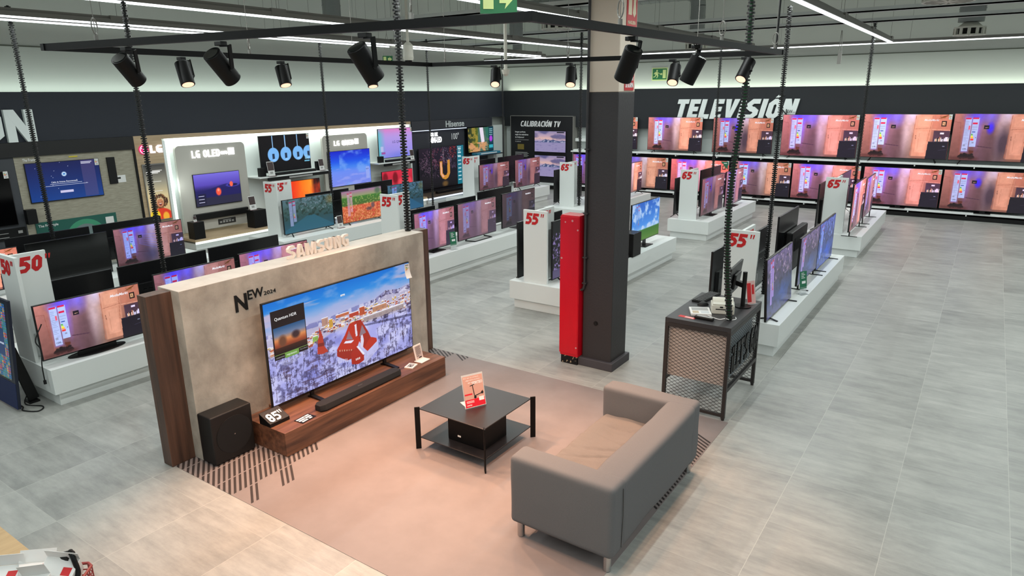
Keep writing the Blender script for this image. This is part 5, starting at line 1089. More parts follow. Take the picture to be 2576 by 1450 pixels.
def wshelf(lab, y0, y1, z, stuff=True):
    t = empty('bay_shelf', (-14.2, (y0+y1)/2, z), lab, 'shelf'); MB().box(-.1, .42, -(y1-y0)/2, (y1-y0)/2, -.03, 0).build('shelf_board', M_white, t, bevel=.004)
    m = MB().box(.36, .421, -(y1-y0)/2+.25, (y1-y0)/2-.02, -.10, -.031).box(.4215, .423, -.2, .5, -.09, -.05, 1); m.build('front_card_strip', [M_black, mat('grey_print')], t)
wshelf('white shelf under the pendant lamps television', 9.80, 11.85, 1.30); wshelf('white shelf under the lilac television', 13.62, 15.10, 1.30)
soundb('black soundbar on the shelf under the pendant lamps television', 10.2, 11.5, 1.302, 1.36, -13.93, .1); soundb('black soundbar on the shelf under the lilac television', 14.0, 15.0, 1.302, 1.36, -13.93, .1)
t = empty('speaker_box', (-13.93, 9.98, 1.302), 'small black speaker at left end of shelf under the pendant lamps', 'speaker'); MB().box(-.05, .05, -.08, .08, 0, .20).build('cabinet', M_black, t, bevel=.005)
t = empty('speaker_box', (-13.93, 11.68, 1.302), 'small black speaker at right end of shelf under the pendant lamps', 'speaker'); MB().box(-.05, .05, -.10, .10, 0, .22).build('cabinet', M_black, t, bevel=.005)
t = empty('speaker_box', (-13.93, 13.85, 1.302), 'small black speaker on the shelf under the lilac television', 'speaker'); MB().box(-.05, .05, -.08, .08, 0, .17).build('cabinet', M_black, t, bevel=.005)
t = empty('subwoofer', (-13.62, 9.50, .222), 'black subwoofer on the oak platform beside the leftmost 55 inch post', 'speaker'); MB().box(-.14, .14, -.17, .17, 0, .40).build('cabinet', M_black, t, bevel=.005); MB().cyl((.141, .10, .10), (.144, .10, .10), .04, n=20).build('port', mat('port_black'), t)
t = empty('subwoofer', (-13.55, 7.96, .222), 'black subwoofer at near end of the oak platform', 'speaker'); MB().box(-.12, .12, -.12, .12, 0, .36).build('cabinet', M_black, t, bevel=.005)
flyer(-13.6, 9.42, .623, 'flyer holder standing on the subwoofer by the leftmost 55 inch post', 1.2); flyer(-13.80, 10.16, 1.302, 'flyer holder on the left of the pendant lamps shelf', 1.3); flyer(-13.80, 11.66, 1.302, 'flyer holder on the right of the pendant lamps shelf', 1.1); flyer(-13.80, 15.02, 1.302, 'flyer holder at right end of the lilac television shelf', 1.1); flyer(-13.5, 7.93, .583, 'small white tag on the near subwoofer of the oak platform', .5)
# hundred inch bay
hb = empty('display_bay', (-14.1, 17.2, 0), 'dark display bay with Hisense header in the far left corner', 'display bay')
M_hb = mat('bay_charcoal', '#2d3036', .55)
part('header', boxes((-14.33, -13.98, 15.24, 19.24, 2.09, 2.366, 0)), M_hb, hb, bevel=.003); part('back_panel', boxes((-14.33, -14.10, 15.24, 17.86, 0, 2.088, 0), (-14.33, -14.20, 17.861, 19.24, 0, 2.088, 0)), M_hb, hb)
part('header_light', boxes((-14.03, -13.99, 15.30, 17.85, 2.07, 2.0895, 0)), mat('bay_blue_led', '#ffffff', .5, emit='#cfe2ff', es=1.0), hb)
m = MB(); m.text('Hisense', .92, .19, face_mat((-13.979, 16.78, 2.14), 'x+'), .012, 0, 0, .02); part('lettering', m, mat('letter_grey', '#c2c8c8', .5), hb)
part('glowing_lettering', MB().text('MINI-LED', .55, .17, face_mat((-14.098, 16.15, 1.69), 'x+'), .012, 0, 0, .02), M_emitw, hb); m = MB(); m.text('MOD. U7K', .38, .12, face_mat((-14.098, 16.15, 1.88), 'x+'), .01, 0, 0, .02); part('glowing_lettering', m, M_emitw, hb)
m = MB(); m.text('100"', .36, .20, face_mat((-14.098, 17.2, 1.74), 'x+'), .006, 0, 0, 0); part('size_lettering', m, M_txtw, hb)
part('platform', boxes((-14.30, -13.5, 15.3, 17.85, .14, .20, 0)), mat('bay_brown', '#54473c', .5), hb); part('platform_light', boxes((-13.499, -13.48, 15.3, 17.85, .10, .138, 0)), mat('bay_blue_led'), hb); part('platform_front', boxes((-14.3, -13.52, 15.3, 17.85, 0, .099, 0)), M_white, hb)
wallset('hundred inch television with fireworks and a golden letter U', 15.50, 17.68, .31, 1.56, 'fireworks', X=-14.0)
wallset('television showing a waterfall and autumn trees in the far corner', 17.89, 19.30, 1.27, 2.07, 'waterfall', X=-13.98)
soundb('silver soundbar on the platform below the fireworks television', 15.9, 17.4, .203, .27, -13.75, .12)
t = empty('bay_shelf', (-14.0, 18.6, 1.2), 'shelf carrying blue boxes below the waterfall television', 'shelf'); MB().box(-.2, .35, -.72, .85, -.03, 0).build('shelf_board', M_hb, t)
t = empty('product_box', (-13.78, 18.55, 1.202), 'flat teal carton on the shelf below the waterfall television', 'carton'); MB().box(-.10, .12, -.6, .7, 0, .07).build('carton', mat('carton_teal', '#2f7f9a', .5), t); MB().box(.1201, .122, -.4, .5, .02, .05).build('print', M_txtw, t)
struct('wall_corner_panel', boxes((-14.34, -14.0, 19.32, 19.9, 0, 2.1, 0)), M_panelwhite)
# ------------------------------------------------------------------ framed-television wall at far left
fw = empty('display_wall', (-14.2, 5.0, 0), 'textured beige display wall with The Frame and The Freestyle signs', 'display wall')
M_tex = mat('woven_beige', '#8f8a7a', .8, noise=('#a5a08f', 6, 6, (1, 1.2, 12), .35, .65), bump=(8, .3, (1, 1.2, 14), .01))
part('woven_panel', boxes((-14.33, -14.03, 5.06, 7.165, 0, 2.12, 0)), M_tex, fw); part('black_header', boxes((-14.33, -13.99, -2, 7.165, 2.121, 2.369, 0)), mat('header_black', '#070708', .5), fw); part('grey_panel', boxes((-14.33, -14.03, -2, 5.055, 0, 2.12, 0)), mat('panel_slate', '#3b3e43', .6), fw); part('edge_strip', boxes((-14.03, -14.0, 7.13, 7.165, 0, 2.12, 0)), M_black, fw)
m = MB(); m.text('The Frame', .21, .05, face_mat((-14.029, 5.19, 2.03), 'x+'), .004, 0, 0, .01); part('lettering', m, M_txtw, fw)
part('small_labels', boxes((-14.029, -14.02, 5.95, 6.10, 2.05, 2.075, 0)), mat('yellow_print', '#c9b83c', .5), fw)
wallset('television on woven wall saying Cable de Antena: Desconectado', 5.19, 6.45, 1.29, 2.0, 'signal', X=-14.0, sticker=True)
t = empty('upright_board', (-14.03, 6.675, 1.49), 'narrow upright black panel on the woven wall', 'board'); MB().box(0, .03, -.075, .075, 0, .51).build('panel_body', M_black, t, bevel=.003)
t = empty('spec_card', (-14.03, 6.83, 1.57), 'white card beside the narrow black panel on the woven wall', 'card'); MB().box(0, .006, -.085, .085, -.07, .07).build('card_body', M_paper, t); MB().box(.0061, .007, -.07, -.01, -.0, .035).build('print', M_txtk, t)
t = empty('projector_sign', (-14.03, 5.90, .55), 'dark green The Freestyle sign low on the woven wall', 'sign'); MB().box(0, .015, -.71, .71, 0, .385).build('sign_plate', mat('sign_teal', '#17574c', .5), t)
m = MB(); m.text('The Freestyle', .33, .06, face_mat((.0155, -.67, .28), 'x+'), .003, 0, 0, .01); m.build('lettering', M_txtw, t)
m = MB().cyl((.0151, .12, -.02), (.017, .12, -.02), .36, n=40).cyl((.0171, .12, -.02), (.018, .12, -.02), .27, n=40, m=1); 
m.v = [(x, y, max(z, .0)) for x, y, z in m.v]; m.build('arch_print', [mat('arch_green', '#3a8f6c', .5), mat('arch_grey', '#6b7c7c', .5)], t)
MB().box(.0152, .02, -.42, -.24, .02, .15).build('box_print', mat('box_tan', '#b59a6a', .5), t); MB().box(.0152, .022, .5, .65, .18, .32).build('white_card', M_paper, t)
wallset('switched-off television at far left edge of the slate wall panel', 3.6, 4.93, .95, 1.9, None, X=-14.0, sticker=True)
t = empty('speaker_box', (-13.95, 5.10, .95), 'small black wall speaker beside the antenna message television', 'speaker'); MB().box(0, .12, -.08, .08, 0, .26).build('cabinet', M_black, t, bevel=.004); MB().box(-.08, .0, -.03, .03, .08, .16).build('bracket', M_black, t)
t = empty('product_board', (-14.028, 4.75, .70), 'dark product information strip on the slate panel at left edge', 'board'); MB().box(0, .02, -.30, .28, 0, .20).build('panel_body', M_black, t); MB().box(.0201, .022, -.15, .0, .05, .06).box(.0201, .022, -.15, .0, .12, .13).box(.0201, .022, .15, .22, .1, .15).build('print', mat('grey_print'), t)
# ------------------------------------------------------------------ easel television at left edge
t = empty('portrait_television', (-8.16, 2.40, 0), 'portrait television on an easel with colourful folk pattern at left edge', 'television', None, 0)
TM = Matrix.Rotation(-.09, 4, 'X'); 
MB().box(-.36, .36, 0, .03, .03, 1.17, 0, TM).build('frame', mat('navy_bezel', '#10182c', .4), t, bevel=.004)
o = bpy.data.objects.new('screen', SCREEN_MESH['korean']); COL.objects.link(o); o.parent = t; o.scale = (.62, 1, .80); o.rotation_euler = (-.09, 0, 0); o.location = (-.02, -.003+.33*math.sin(.09), .33)
MB().box(-.359, .359, -.004, .0, .03, .30, 0, TM).build('fabric_skirt', mat('navy_cloth', '#16244e', .8), t)
m = MB().prism([(.10, .05), (.20, .05), (.28, .06), (.18, .06)], 0, .01); m.bar((.12, .12, .60), (.17, .22, .02), .10, .03); m.box(.10, .24, .15, .25, 0, .02); m.build('easel_leg', M_black, t, bevel=.004)
# ------------------------------------------------------------------ table and brochure bin at lower left
t = empty('wooden_table', (-4.6, .6, 0), 'corner of a light wooden table at bottom left', 'table')
MB().box(-.8, 1.36, -.7, .50, .76, .80).build('table_top', mat('beech_top', '#a98f66', .5, noise=('#b79d73', 4, 4, (8, 1, 1), .35, .7)), t, bevel=.003)
for x in (-.7, 1.26):
    for y in (-.6, .4): MB().box(x-.03, x+.03, y-.03, y+.03, 0, .76).build('leg', M_alu, t)
t = empty('wall_socket_plate', (-4.33, .98, .80), 'thin grey plastic corner lying on the wooden table', 'plastic sheet'); MB().add([(-.10, -.1, .002), (.09, .02, .002), (-.02, .07, .002), (-.10, .05, .002)], [(0, 1, 2, 3)]).build('sheet', M_acryl, t)
bn = empty('wire_basket', (-3.413, .92, .80), 'red wire basket full of white cartons on the table at bottom left', 'basket', None, .72)
M_rw = mat('red_wire', '#8e2f2c', .5); m = MB(); bx0, bx1, by0, by1 = -.225, .225, -.175, .175
for z in (.004, .035, .07):
    rr = .007 if z == .07 else .003; c_ = .025
    m.tube([Vector(q) for q in ((bx0+c_, by0, z), (bx1-c_, by0, z), (bx1, by0+c_, z), (bx1, by1-c_, z), (bx1-c_, by1, z), (bx0+c_, by1, z), (bx0, by1-c_, z), (bx0, by0+c_, z), (bx0+c_, by0, z))], rr)
m.build('rim_wires', M_rw, bn, smooth=True); m = MB()
for k in range(8):
    f = (k+.5)/8; X_, Y_ = bx0+(bx1-bx0)*f, by0+(by1-by0)*f
    m.tube([Vector((X_, by0, .07)), Vector((X_, by0, .004)), Vector((X_, by1, .004)), Vector((X_, by1, .07))], .003, 6); m.tube([Vector((bx0, Y_, .07)), Vector((bx0, Y_, .004)), Vector((bx1, Y_, .004)), Vector((bx1, Y_, .07))], .003, 6)
m.build('basket_wires', M_rw, bn, smooth=True)
for i, (x, y, z, rx, ry, rz, lb_) in enumerate(((-3.42, 1.08, .872, .5, .2, .7, 'white carton with red print and a hand-hole, topmost in the red basket'), (-3.50, 1.0, .868, -.3, .3, 1.2, 'white carton lying open at left in the red basket'), (-3.38, .95, .87, .2, -.2, .5, 'white carton lowest in the middle of the red basket'), (-3.585, .90, .868, .1, .1, .9, 'white carton at far left inside the red basket'))):
    t = empty('carton', (x, y, z), lb_, 'carton', 'white cartons in the red basket'); t.rotation_euler = (rx, ry, rz)
    MB().box(-.075, .075, -.045, .045, -.06, .05).build('carton_body', M_paper, t, bevel=.002); m = MB().box(-.075, .075, .045, .047, .05, .11); m.build('flap', M_paper, t); m = MB().cyl((0, .0475, .085), (0, .0485, .085), .018, n=16).box(.02, .06, -.04, .0, .0501, .0508, 1); m.build('print', [M_txtk, M_red], t)
t = empty('hook_handle', (-3.36, 1.12, .90), 'black curved plastic hooks hanging in the red basket', 'hook'); m = MB().cord([Vector(p) for p in ((-.06, 0, .0), (-.05, .01, .05), (-.02, .0, .07), (0, 0, .04), (.02, 0, -.03), (.03, -.03, -.07))], .012, 10); m.cyl((-.08, -.01, .02), (-.05, .01, .03), .03, n=16); m.build('hook', M_black, t, smooth=True)
# ------------------------------------------------------------------ suspended black track frame with spotlights
Cn = [Vector(p) for p in ((-4.993, 2.102, 3.4), (-1.684, 2.61, 3.4), (-1.539, 6.234, 3.4), (-5.021, 5.828, 3.4))]
tr = empty('lighting_track', (-3.3, 4.2, 3.4), 'suspended black rectangular lighting track frame above the sofa area', 'lighting track')
for i in range(4):
    a, b = Cn[i], Cn[(i+1) % 4]; m = MB().bar(a, b, .034, .040); m.box(-.021+a.x, .021+a.x, -.021+a.y, .021+a.y, a.z-.0205, a.z+.0205, 0); part('rail', m, M_blackmetal, tr)
def hang(p, z1=4.3, loop=True):
    m = MB().cyl((p[0], p[1], p[2]+.05), (p[0], p[1], z1), .0025, n=6); m.cyl((p[0], p[1], p[2]+.02), (p[0], p[1], p[2]+.05), .012, n=10)
    if loop:
        pts = [Vector((p[0]+.045*math.cos(a)*.7, p[1]-.045*math.cos(a)*.7, p[2]+.10+.045*math.sin(a))) for a in [k*math.pi/6 for k in range(13)]]; m.tube(pts, .004, 6)
    part('suspension_wire', m, M_alu, tr)
for i, f in ((0, .15), (0, .82), (1, .22), (1, .62), (1, .95), (2, .2), (2, .55), (2, .95), (3, .3), (3, .6)):
    a, b = Cn[i], Cn[(i+1) % 4]; hang(a+(b-a)*f)
part('feed_cable', MB().tube([Vector(p) for p in ((-1.56, 6.15, 3.42), (-1.565, 6.17, 3.9), (-1.56, 6.2, 4.6))], .008), M_black, tr, smooth=True)
SP = [((-4.25, 2.216), (-4.274, 2.18, 3.319), (-.246, .653, -.716), 'front-left spotlight at far left of the near rail', 0.185),
      ((-3.493, 2.333), (-3.524, 2.291, 3.317), (-.152, .692, -.706), 'second spotlight on the near left rail', 0.19),
      ((-2.547, 2.478), (-2.572, 2.44, 3.314), (.05, .60, -.80), 'largest-looking spotlight, last on the near left rail', 0.182),
      ((-1.647, 3.54), (-1.628, 3.533, 3.314), (-.47, .28, -.84), 'spotlight hanging in front of the cream pillar', 0.18),
      ((-1.611, 4.431), (-1.588, 4.427, 3.306), (-.45, -.02, -.89), 'spotlight right of the green exit sign, on the near right rail', 0.172),
      ((-1.822, 6.201), (-1.781, 6.205, 3.344), (-.141, -.649, -.748), 'rightmost spotlight beside the black spiral cable', 0.2),
      ((-5.0, 3.001), (-4.99, 2.993, 3.337), (.428, -.089, -.899), 'leftmost glowing small spotlight on the far rail', 0.172),
      ((-5.007, 3.885), (-4.995, 3.873, 3.332), (.407, -.11, -.907), 'second glowing small spotlight on the far left rail', 0.165),
      ((-5.014, 4.909), (-5.001, 4.908, 3.345), (.318, -.172, -.932), 'small spotlight whose glowing end peeks below the largest-looking spotlight', 0.18),
      ((-4.263, 5.916), (-4.243, 5.917, 3.326), (.347, -.563, -.75), 'glowing small spotlight beside the white sensor pole', 0.182),
      ((-3.44, 6.012), (-3.415, 6.011, 3.322), (.226, -.492, -.841), 'glowing small spotlight just left of the pillar', 0.176),
      ((-2.442, 6.129), (-2.413, 6.129, 3.318), (.127, -.634, -.762), 'glowing small spotlight just below the green exit sign', 0.185)]
WARM = (1.0, .52, .29)
for (rx, ry), tp, dr, lab, ln in SP:
    t = empty('spotlight', (rx, ry, 3.374), lab, 'spotlight', 'black cylinder spotlights on the track')
    o0 = Vector((rx, ry, 3.374)); T = Vector(tp)-o0; T.z -= .005; D = Vector(dr).normalized(); L = ln; R = .050
    top = T; bot = T+D*L
    m = MB().cyl(top, bot, R, R, 32); m.cyl(top+D*-.0005, top+D*.004, R*.84, R*.84, 32); m.build('housing', M_blackmetal, t, bevel=.004, smooth=True)
    MB().cyl(top-D*.003, top-D*.001, R*.80, R*.80, 32).build('rear_cap', mat('cap_dark_glass', '#101312', .15), t)
    MB().cyl(bot+D*.0006, bot+D*.001, R*.82, R*.82, 32).build('lens', M_warm, t)
    MB().box(-.03, .03, -.02, .02, -.022, 0).build('track_adapter', M_black, t, bevel=.003)
    side = D.cross(Vector((0, 0, 1))).normalized(); side = side if side.dot(Vector((1, 1, 0))) > 0 else -side
    k = side*(R+.008); pj_ = top+D*.11+k
    m = MB().bar((0, 0, -.024), (k.x, k.y, -.024), .022, .008); m.bar((k.x, k.y, -.02), pj_, .026, .008, 0, up=side); m.cyl(pj_-side*.004, pj_-side*.012, .014, n=12); m.build('arm', M_blackmetal, t)
    l = bpy.data.lights.new('spot_lamp', 'SPOT'); l.energy = 275 if rx < -4.9 else 112; l.color = WARM; l.spot_size = math.radians(78); l.spot_blend = .65; l.shadow_soft_size = .035
    lo = bpy.data.objects.new('spot_lamp', l); COL.objects.link(lo); lo.parent = t; lo.location = bot+D*.012; lo.rotation_euler = D.to_track_quat('-Z', 'Y').to_euler()
# ------------------------------------------------------------------ black spiral cable sleeves hanging from the ceiling
def sleeve(x, y, z0, z1, r, lab, x1=None, y1=None, bend=None, green=False):
    t = empty('cable_spine', (x, y, z0), lab, 'cable sleeve', 'black segmented cable sleeves')
    m = MB(); g = MB(); n = int((z1-z0)/(r*.78)); x1 = x if x1 is None else x1; y1 = y if y1 is None else y1
    for i in range(n):
        f = i/n; z = (z1-z0)*f; px = (x1-x)*f; py = (y1-y)*f
        if bend: q = math.sin(min(1, f/bend[2])*math.pi); px += bend[0]*q; py += bend[1]*q
        s = r*(1.0 if i % 2 else .84); m.prism([(px+s*math.cos(a+i*.4), py+s*math.sin(a+i*.4)) for a in [k*math.pi/4 for k in range(8)]], z, z+r*.44); m.prism([(px+r*.36*math.cos(a), py+r*.45*math.sin(a)) for a in [k*math.pi/3 for k in range(6)]], z+r*.44, z+r*.80, 0)
    m.build('sleeve_links', [mat('sleeve_black', '#0a0b0a', .4)], t)
    if green:
        g.cyl((0, 0, .01), (x1-x, y1-y, z1-z0), r*.3, r*.3, 8) if not bend else None
        if bend: g.tube([Vector(((x1-x)*f+bend[0]*math.sin(min(1, f/bend[2])*math.pi), (y1-y)*f+bend[1]*math.sin(min(1, f/bend[2])*math.pi), (z1-z0)*f)) for f in [k/30 for k in range(31)]], r*.47, 8)
        g.build('inner_wires', mat('wire_green', '#1c5a30', .5), t)
for a in ((-11.62, 4.50, .42, 4.36, .038, 'black cable sleeve furthest left, in front of antenna message television'), (-8.1, 4.27, .42, 4.12, .034, 'black cable sleeve crossing the lit poster and blue-streaked screen'), (-11.5, 9.92, .42, 4.17, .036, 'black cable sleeve left of the blue sea television'), (-11.55, 13.25, 0, 4.40, .033, 'black cable sleeve in front of the hundred inch television') , (-11.6, 16.49, .42, 4.36, .030, 'thin black cable sleeve at the dark wall corner'), (-8.2, 14.9, .42, 4.9, .042, 'black cable sleeve between calibration board and pillar'), (-5.2, 15.85, .42, 4.40, .037, 'thin black cable sleeve right of pillar crossing letter E'), (-2.25, 9.35, .42, 4.10, .033, 'black cable sleeve behind counter passing the letter N'), (-2.25, 16.35, .42, 4.43, .040, 'rightmost black cable sleeve between wide upper televisions')):
    sleeve(*a)
sleeve(-5.5, 5.845, 1.552, 4.1, .042, 'thick black cable sleeve landing on the concrete partition end')
sleeve(-1.83, 6.38, .957, 4.3, .035, 'thick black cable sleeve rising from the mesh counter', -1.83, 6.27, bend=(-.06, -.05, .62), green=True)
# ------------------------------------------------------------------ LED light lines, trays, ducts
names_l = ['line of white LED light at upper left, lower of the pair', 'line of white LED light at upper left, upper of the pair', 'long LED light line crossing behind the thick black cable', 'long LED light line passing behind the pillar top', 'brightest LED light line at upper right', 'LED light line over the right aisle', 'LED light line beyond the right edge']
for (x, y0, y1), lab in zip(STRIPS[:5], names_l):
    t = empty('strip_light', (x, (y0+y1)/2, ZL), lab, 'strip light', 'ceiling LED light lines'); h = (y1-y0)/2
    MB().box(-.045, .045, -h, h, 0, .06).box(-.02, .02, -h, h, .06, .10).build('housing', M_alu, t)
    MB().box(-.03, .03, -h, h, -.022, -.0005).build('diffuser', M_led, t)
    k = -h+.8
    while k < h: MB().cyl((0, k, .1), (0, k, 2.4), .003, n=5).box(-.05, .05, k-.12, k+.12, .02, .105).build('hanger', M_alu, t); k += 2.9
for x, lab in ((STRIPS[5][0], names_l[5]), (STRIPS[6][0], names_l[6])): pass
t = empty('strip_light', (-4.5, 18.5, ZL), 'LED light line running across in front of the back wall', 'strip light', 'ceiling LED light lines')
MB().box(-9.2, 9.2, -.045, .045, 0, .06).build('housing', M_alu, t); MB().box(-9.2, 9.2, -.03, .03, -.022, -.0005).build('diffuser', M_led, t)
for k in range(7): MB().cyl((-8.5+k*2.8, 0, .06), (-8.5+k*2.8, 0, 2.4), .003, n=5).build('hanger', M_alu, t)
def tray(y, z, lab, x0=-13.5, x1=6, w=.14, th=.08):
    t = empty('cable_tray', ((x0+x1)/2, y, z), lab, 'cable tray'); h = (x1-x0)/2; MB().box(-h, h, -w/2, w/2, 0, th*.3).box(-h, h, -w/2, -w/2+.01, 0, th).box(-h, h, w/2-.01, w/2, 0, th).build('tray_channel', M_tray, t)
    k = -h+.5
    while k < h: MB().cyl((k, 0, 0), (k, 0, 2.0), .003, n=5).build('hanger', M_alu, t); k += 2.1
tray(15.6, 4.36, 'lower grey cable tray across the right ceiling'); tray(14.0, 4.40, 'upper grey cable tray across the right ceiling'); tray(9.2, 4.30, 'near grey cable tray running across behind the lighting track', -13.5, -3.0)
# wires hanging from the roof
t = empty('wire_bundle', (-7, 12, 4.4), 'many thin vertical hanging wires from the roof', 'wires'); t['kind'] = 'stuff'
m = MB(); r = random.Random(9)
for k in range(26): x = -5+11*(r.random()-.35)-1.5; y = -3+8*r.random(); m.cyl((x, y, r.random()*.2-.1), (x, y, 2.1), .003, n=4)
o = m.build('hanging_wires', M_alu, t)
def duct(path, r, lab):
    t = empty('air_duct', path[0], lab, 'air duct'); m = MB(); p0 = Vector(path[0]); P = [Vector(p)-p0 for p in path]
    for a, b in zip(P, P[1:]):
        m.cyl(a, b, r, n=28); n = int((b-a).length/.28)
        for i in range(1, n+1): q = a+(b-a)*(i/(n+1)); d = (b-a).normalized()*.012; m.cyl(q-d, q+d, r*1.03, n=28)
    m.build('duct_pipe', M_duct, t, smooth=True); return t
def diffuser(x, y, z, lab, R=.30, h=.14):
    t = empty('air_diffuser', (x, y, z), lab, 'air diffuser'); m = MB(); n = 12
    m.cyl((0, 0, h), (0, 0, h+.03), R*.98, R*.98, 36); m.cyl((0, 0, .0), (0, 0, .02), R, R, 36); m.cyl((0, 0, h+.03), (0, 0, h+.12), R*.8, R*.45, 28)
    for k in range(n): a = 2*math.pi*k/n; m.bar((R*.95*math.cos(a), R*.95*math.sin(a), .02), (R*.95*math.cos(a), R*.95*math.sin(a), h), .06, .02, 0, up=(math.cos(a), math.sin(a), 0))
    m.build('diffuser_ring', M_plast, t)
    MB().cyl((0, 0, .025), (0, 0, h-.005), R*.7, R*.7, 20).build('dark_core', mat('duct_dark', '#1c1b19', .8), t)
    m = MB()
    for k in range(16):
        a = 2*math.pi*k/16; b = a+.10; m.add([(.05*math.cos(a), .05*math.sin(a), -.004), (R*.9*math.cos(a-.04), R*.9*math.sin(a-.04), -.004), (R*.9*math.cos(b), R*.9*math.sin(b), -.004)], [(0, 1, 2)])
    m.build('star_slots', mat('slot_shade', '#8d8b80', .7), t)
duct([(-7.23, 6.5, 4.75), (-7.23, 6.5, 6.5)], .13, 'short vertical duct piece at upper left of centre') if False else None
diffuser(-12.5, 11.2, 4.24, 'round slotted air diffuser hanging over the second left light line'); duct([(-12.5, 11.2, 4.51), (-12.5, 11.2, 6.6)], .20, 'vertical duct dropping at upper left behind the track')
diffuser(-7.3, 12.25, 4.30, 'round slotted air diffuser left of the pillar top'); duct([(-7.3, 12.25, 4.45), (-7.3, 12.25, 4.9), (-5.2, 12.6, 5.0), (-3.9, 12.85, 5.0), (-3.6, 12.9, 4.85), (-3.6, 12.9, 4.2)], .19, 'galvanised duct with elbow bending down right of the pillar top') if False else None
duct([(-13.9, 19.3, 5.72), (-7.35, 19.3, 5.72), (-7.16, 19.3, 5.66), (-7.06, 19.3, 5.54), (-7.04, 19.3, 5.35), (-7.04, 19.3, 4.515)], .20, 'galvanised duct crossing behind the pillar top with an elbow turning down')
diffuser(-7.04, 19.3, 4.24, 'round slotted air diffuser behind the spotlight right of the exit sign'); diffuser(-12.9, 19.2, 4.22, 'small round air diffuser far back left of the pillar'); duct([(-12.9, 19.2, 4.475), (-12.9, 19.2, 5.5)], .15, 'short vertical duct above the small far diffuser'); duct([(-7.3, 12.25, 4.57), (-7.3, 12.25, 6.6)], .15, 'vertical duct above the diffuser left of the pillar top')
diffuser(-.76, 12.0, 4.28, 'large round air diffuser at the top right edge', .33); duct([(-.76, 12.0, 4.56), (-.76, 12.0, 6.6)], .2, 'vertical duct above the large top right diffuser')
diffuser(-.68, 18.2, 4.20, 'round air diffuser below a duct at upper right'); duct([(-.68, 18.2, 4.47), (-.68, 18.2, 6.6)], .24, 'vertical duct dropping onto the upper right diffuser')
duct([(-9.1, 13.5, 4.25), (-9.1, 13.5, 6.6)], .15, 'vertical duct beside the white sensor pole')
# ------------------------------------------------------------------ signs and sensors under the ceiling
M_sg = mat('exit_green', '#12683a', .5); M_sy = mat('exit_pale', '#c7d68c', .5)
def exit_sign(loc, facing, w, h, lab, arrow=1, frame=True, full=True):
    rz = {'y-': 0, 'x+': math.pi/2}.get(facing, facing) ; t = empty('exit_sign', loc, lab, 'sign', None, rz)
    MB().box(-w/2, w/2, 0, .012, -h/2, h/2).build('sign_plate', M_sy if frame else M_sg, t)
    if frame: MB().box(-w/2*.9, w/2*.9, -.003, -.0001, -h/2*.85, h/2*.85).build('green_field', M_sg, t)
    m = MB(); Fm = face_mat((0, -.0035, 0), 'y-')
    def P(pts): m.add([Fm @ Vector((x*w, y*h, .001)) for x, y in pts], [tuple(range(len(pts)))])
    a = arrow
    if full:
        P([(.20, -.33), (.40, -.33), (.40, .33), (.20, .33)])     # door
        P([(.02, -.05), (.12, -.05), (.12, -.12), (.18, 0), (.12, .12), (.12, .05), (.02, .05)])
        m.cyl(Fm @ Vector((-.17*w, .27*h, 0)), Fm @ Vector((-.17*w, .27*h, .0012)), .07*h, n=14)
        P([(-.26, .18), (-.14, .20), (-.10, .02), (-.20, -.08), (-.30, .0)]); P([(-.10, .14), (.0, .06), (.0, .02), (-.12, .08)]); P([(-.30, .16), (-.22, .18), (-.34, -.02), (-.38, .02)])
        P([(-.20, -.05), (-.10, .0), (-.08, -.14), (-.16, -.32), (-.20, -.30), (-.14, -.14)]); P([(-.26, -.04), (-.20, -.08), (-.28, -.22), (-.40, -.26), (-.40, -.20), (-.31, -.17)])
    else:
        P([(.02, -.18), (.20, -.18), (.16, -.36), (.44, 0), (.16, .36), (.20, .18), (.02, .18)]); P([(-.42, -.36), (-.14, -.36), (-.14, .36), (-.42, .36)])
    m.build('pictogram', M_sy, t); return t
exit_sign((-8.5, 20.34, 3.645), 'y-', .50, .37, 'green running-man exit sign on the upper back wall')
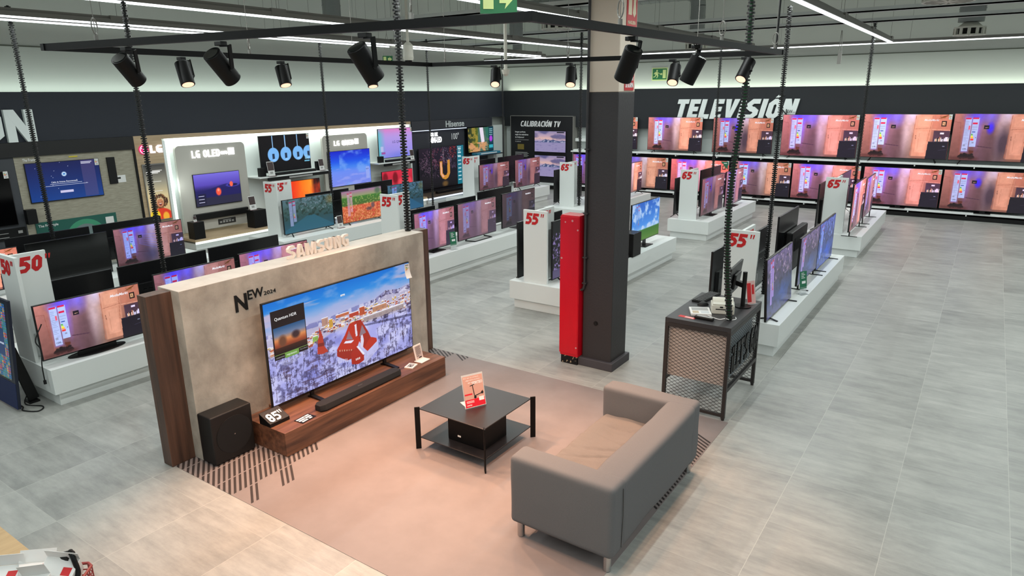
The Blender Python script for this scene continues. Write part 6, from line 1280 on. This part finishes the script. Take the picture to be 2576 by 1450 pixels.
t = exit_sign((-10.42, 10.74, 3.815), .75, .20, .13, 'small hanging green arrow exit sign behind the track', full=False, frame=False); MB().cyl((-.08, .006, .06), (0, .006, .5), .003, n=5).cyl((.08, .006, .06), (0, .006, .5), .003, n=5).cyl((0, .006, .5), (0, .006, 2.78), .003, n=5).build('hanging_wire', M_alu, t)
t = exit_sign((-2.80, 3.95, 3.70), .72, .245, .20, 'large green arrow exit sign cut by the top edge', full=False, frame=False)
m = MB().cyl((-.1, .006, .1), (-.1, .006, .9), .002, n=5).cyl((.1, .006, .1), (.1, .006, .9), .002, n=5); m.build('hanging_wire', M_alu, t)
t = empty('dome_camera', (-6.84, 7.46, 3.50), 'white dome security camera hanging behind the black cable', 'camera'); m = MB().cyl((0, 0, .10), (0, 0, .26), .072, .068, 28); m.cyl((0, 0, .26), (0, 0, .30), .068, .03, 28); m.cyl((0, 0, .30), (0, 0, 1.4), .02, n=12); m.cyl((0, 0, .06), (0, 0, .10), .066, .076, 28); m.build('camera_body', M_plast, t, bevel=.003)
bm = bmesh.new(); bmesh.ops.create_uvsphere(bm, u_segments=24, v_segments=12, radius=.052); MB().add([(v.co.x, v.co.y, v.co.z+.06) for v in bm.verts], [tuple(v.index for v in f.verts) for f in bm.faces]).build('dome', M_blackgloss, t, smooth=True); bm.free()
t = empty('sensor_pole', (-4.49, 6.45, 3.30), 'white ceiling sensor on a long thin pole left of the pillar', 'sensor'); MB().cyl((0, 0, .04), (0, 0, 1.3), .018, n=14).build('pole', M_plast, t); MB().cyl((0, 0, .0), (0, 0, .05), .035, .045, 24).cyl((0, 0, -.02), (0, 0, 0), .012, .03, 20).build('sensor_head', M_plast, t)
t = empty('ceiling_clip', (-2.65, 15.2, 3.72), 'thin white hanging bracket below the brightest light line', 'bracket'); m = MB().cyl((-.02, 0, .1), (-.01, 0, .5), .006, n=6).cyl((.03, 0, .1), (.0, 0, .5), .006, n=6).box(-.03, .04, -.01, .01, -.12, .1); m.build('bracket_body', M_alu, t)
t = empty('access_point', (-9.0, 9.5, 3.92), 'flat white wireless access point hanging by the track', 'access point'); MB().cyl((0, 0, 0), (0, 0, .025), .12, .11, 28).cyl((0, 0, .025), (0, 0, 2.68), .004, n=6).build('access_point_body', M_plast, t)
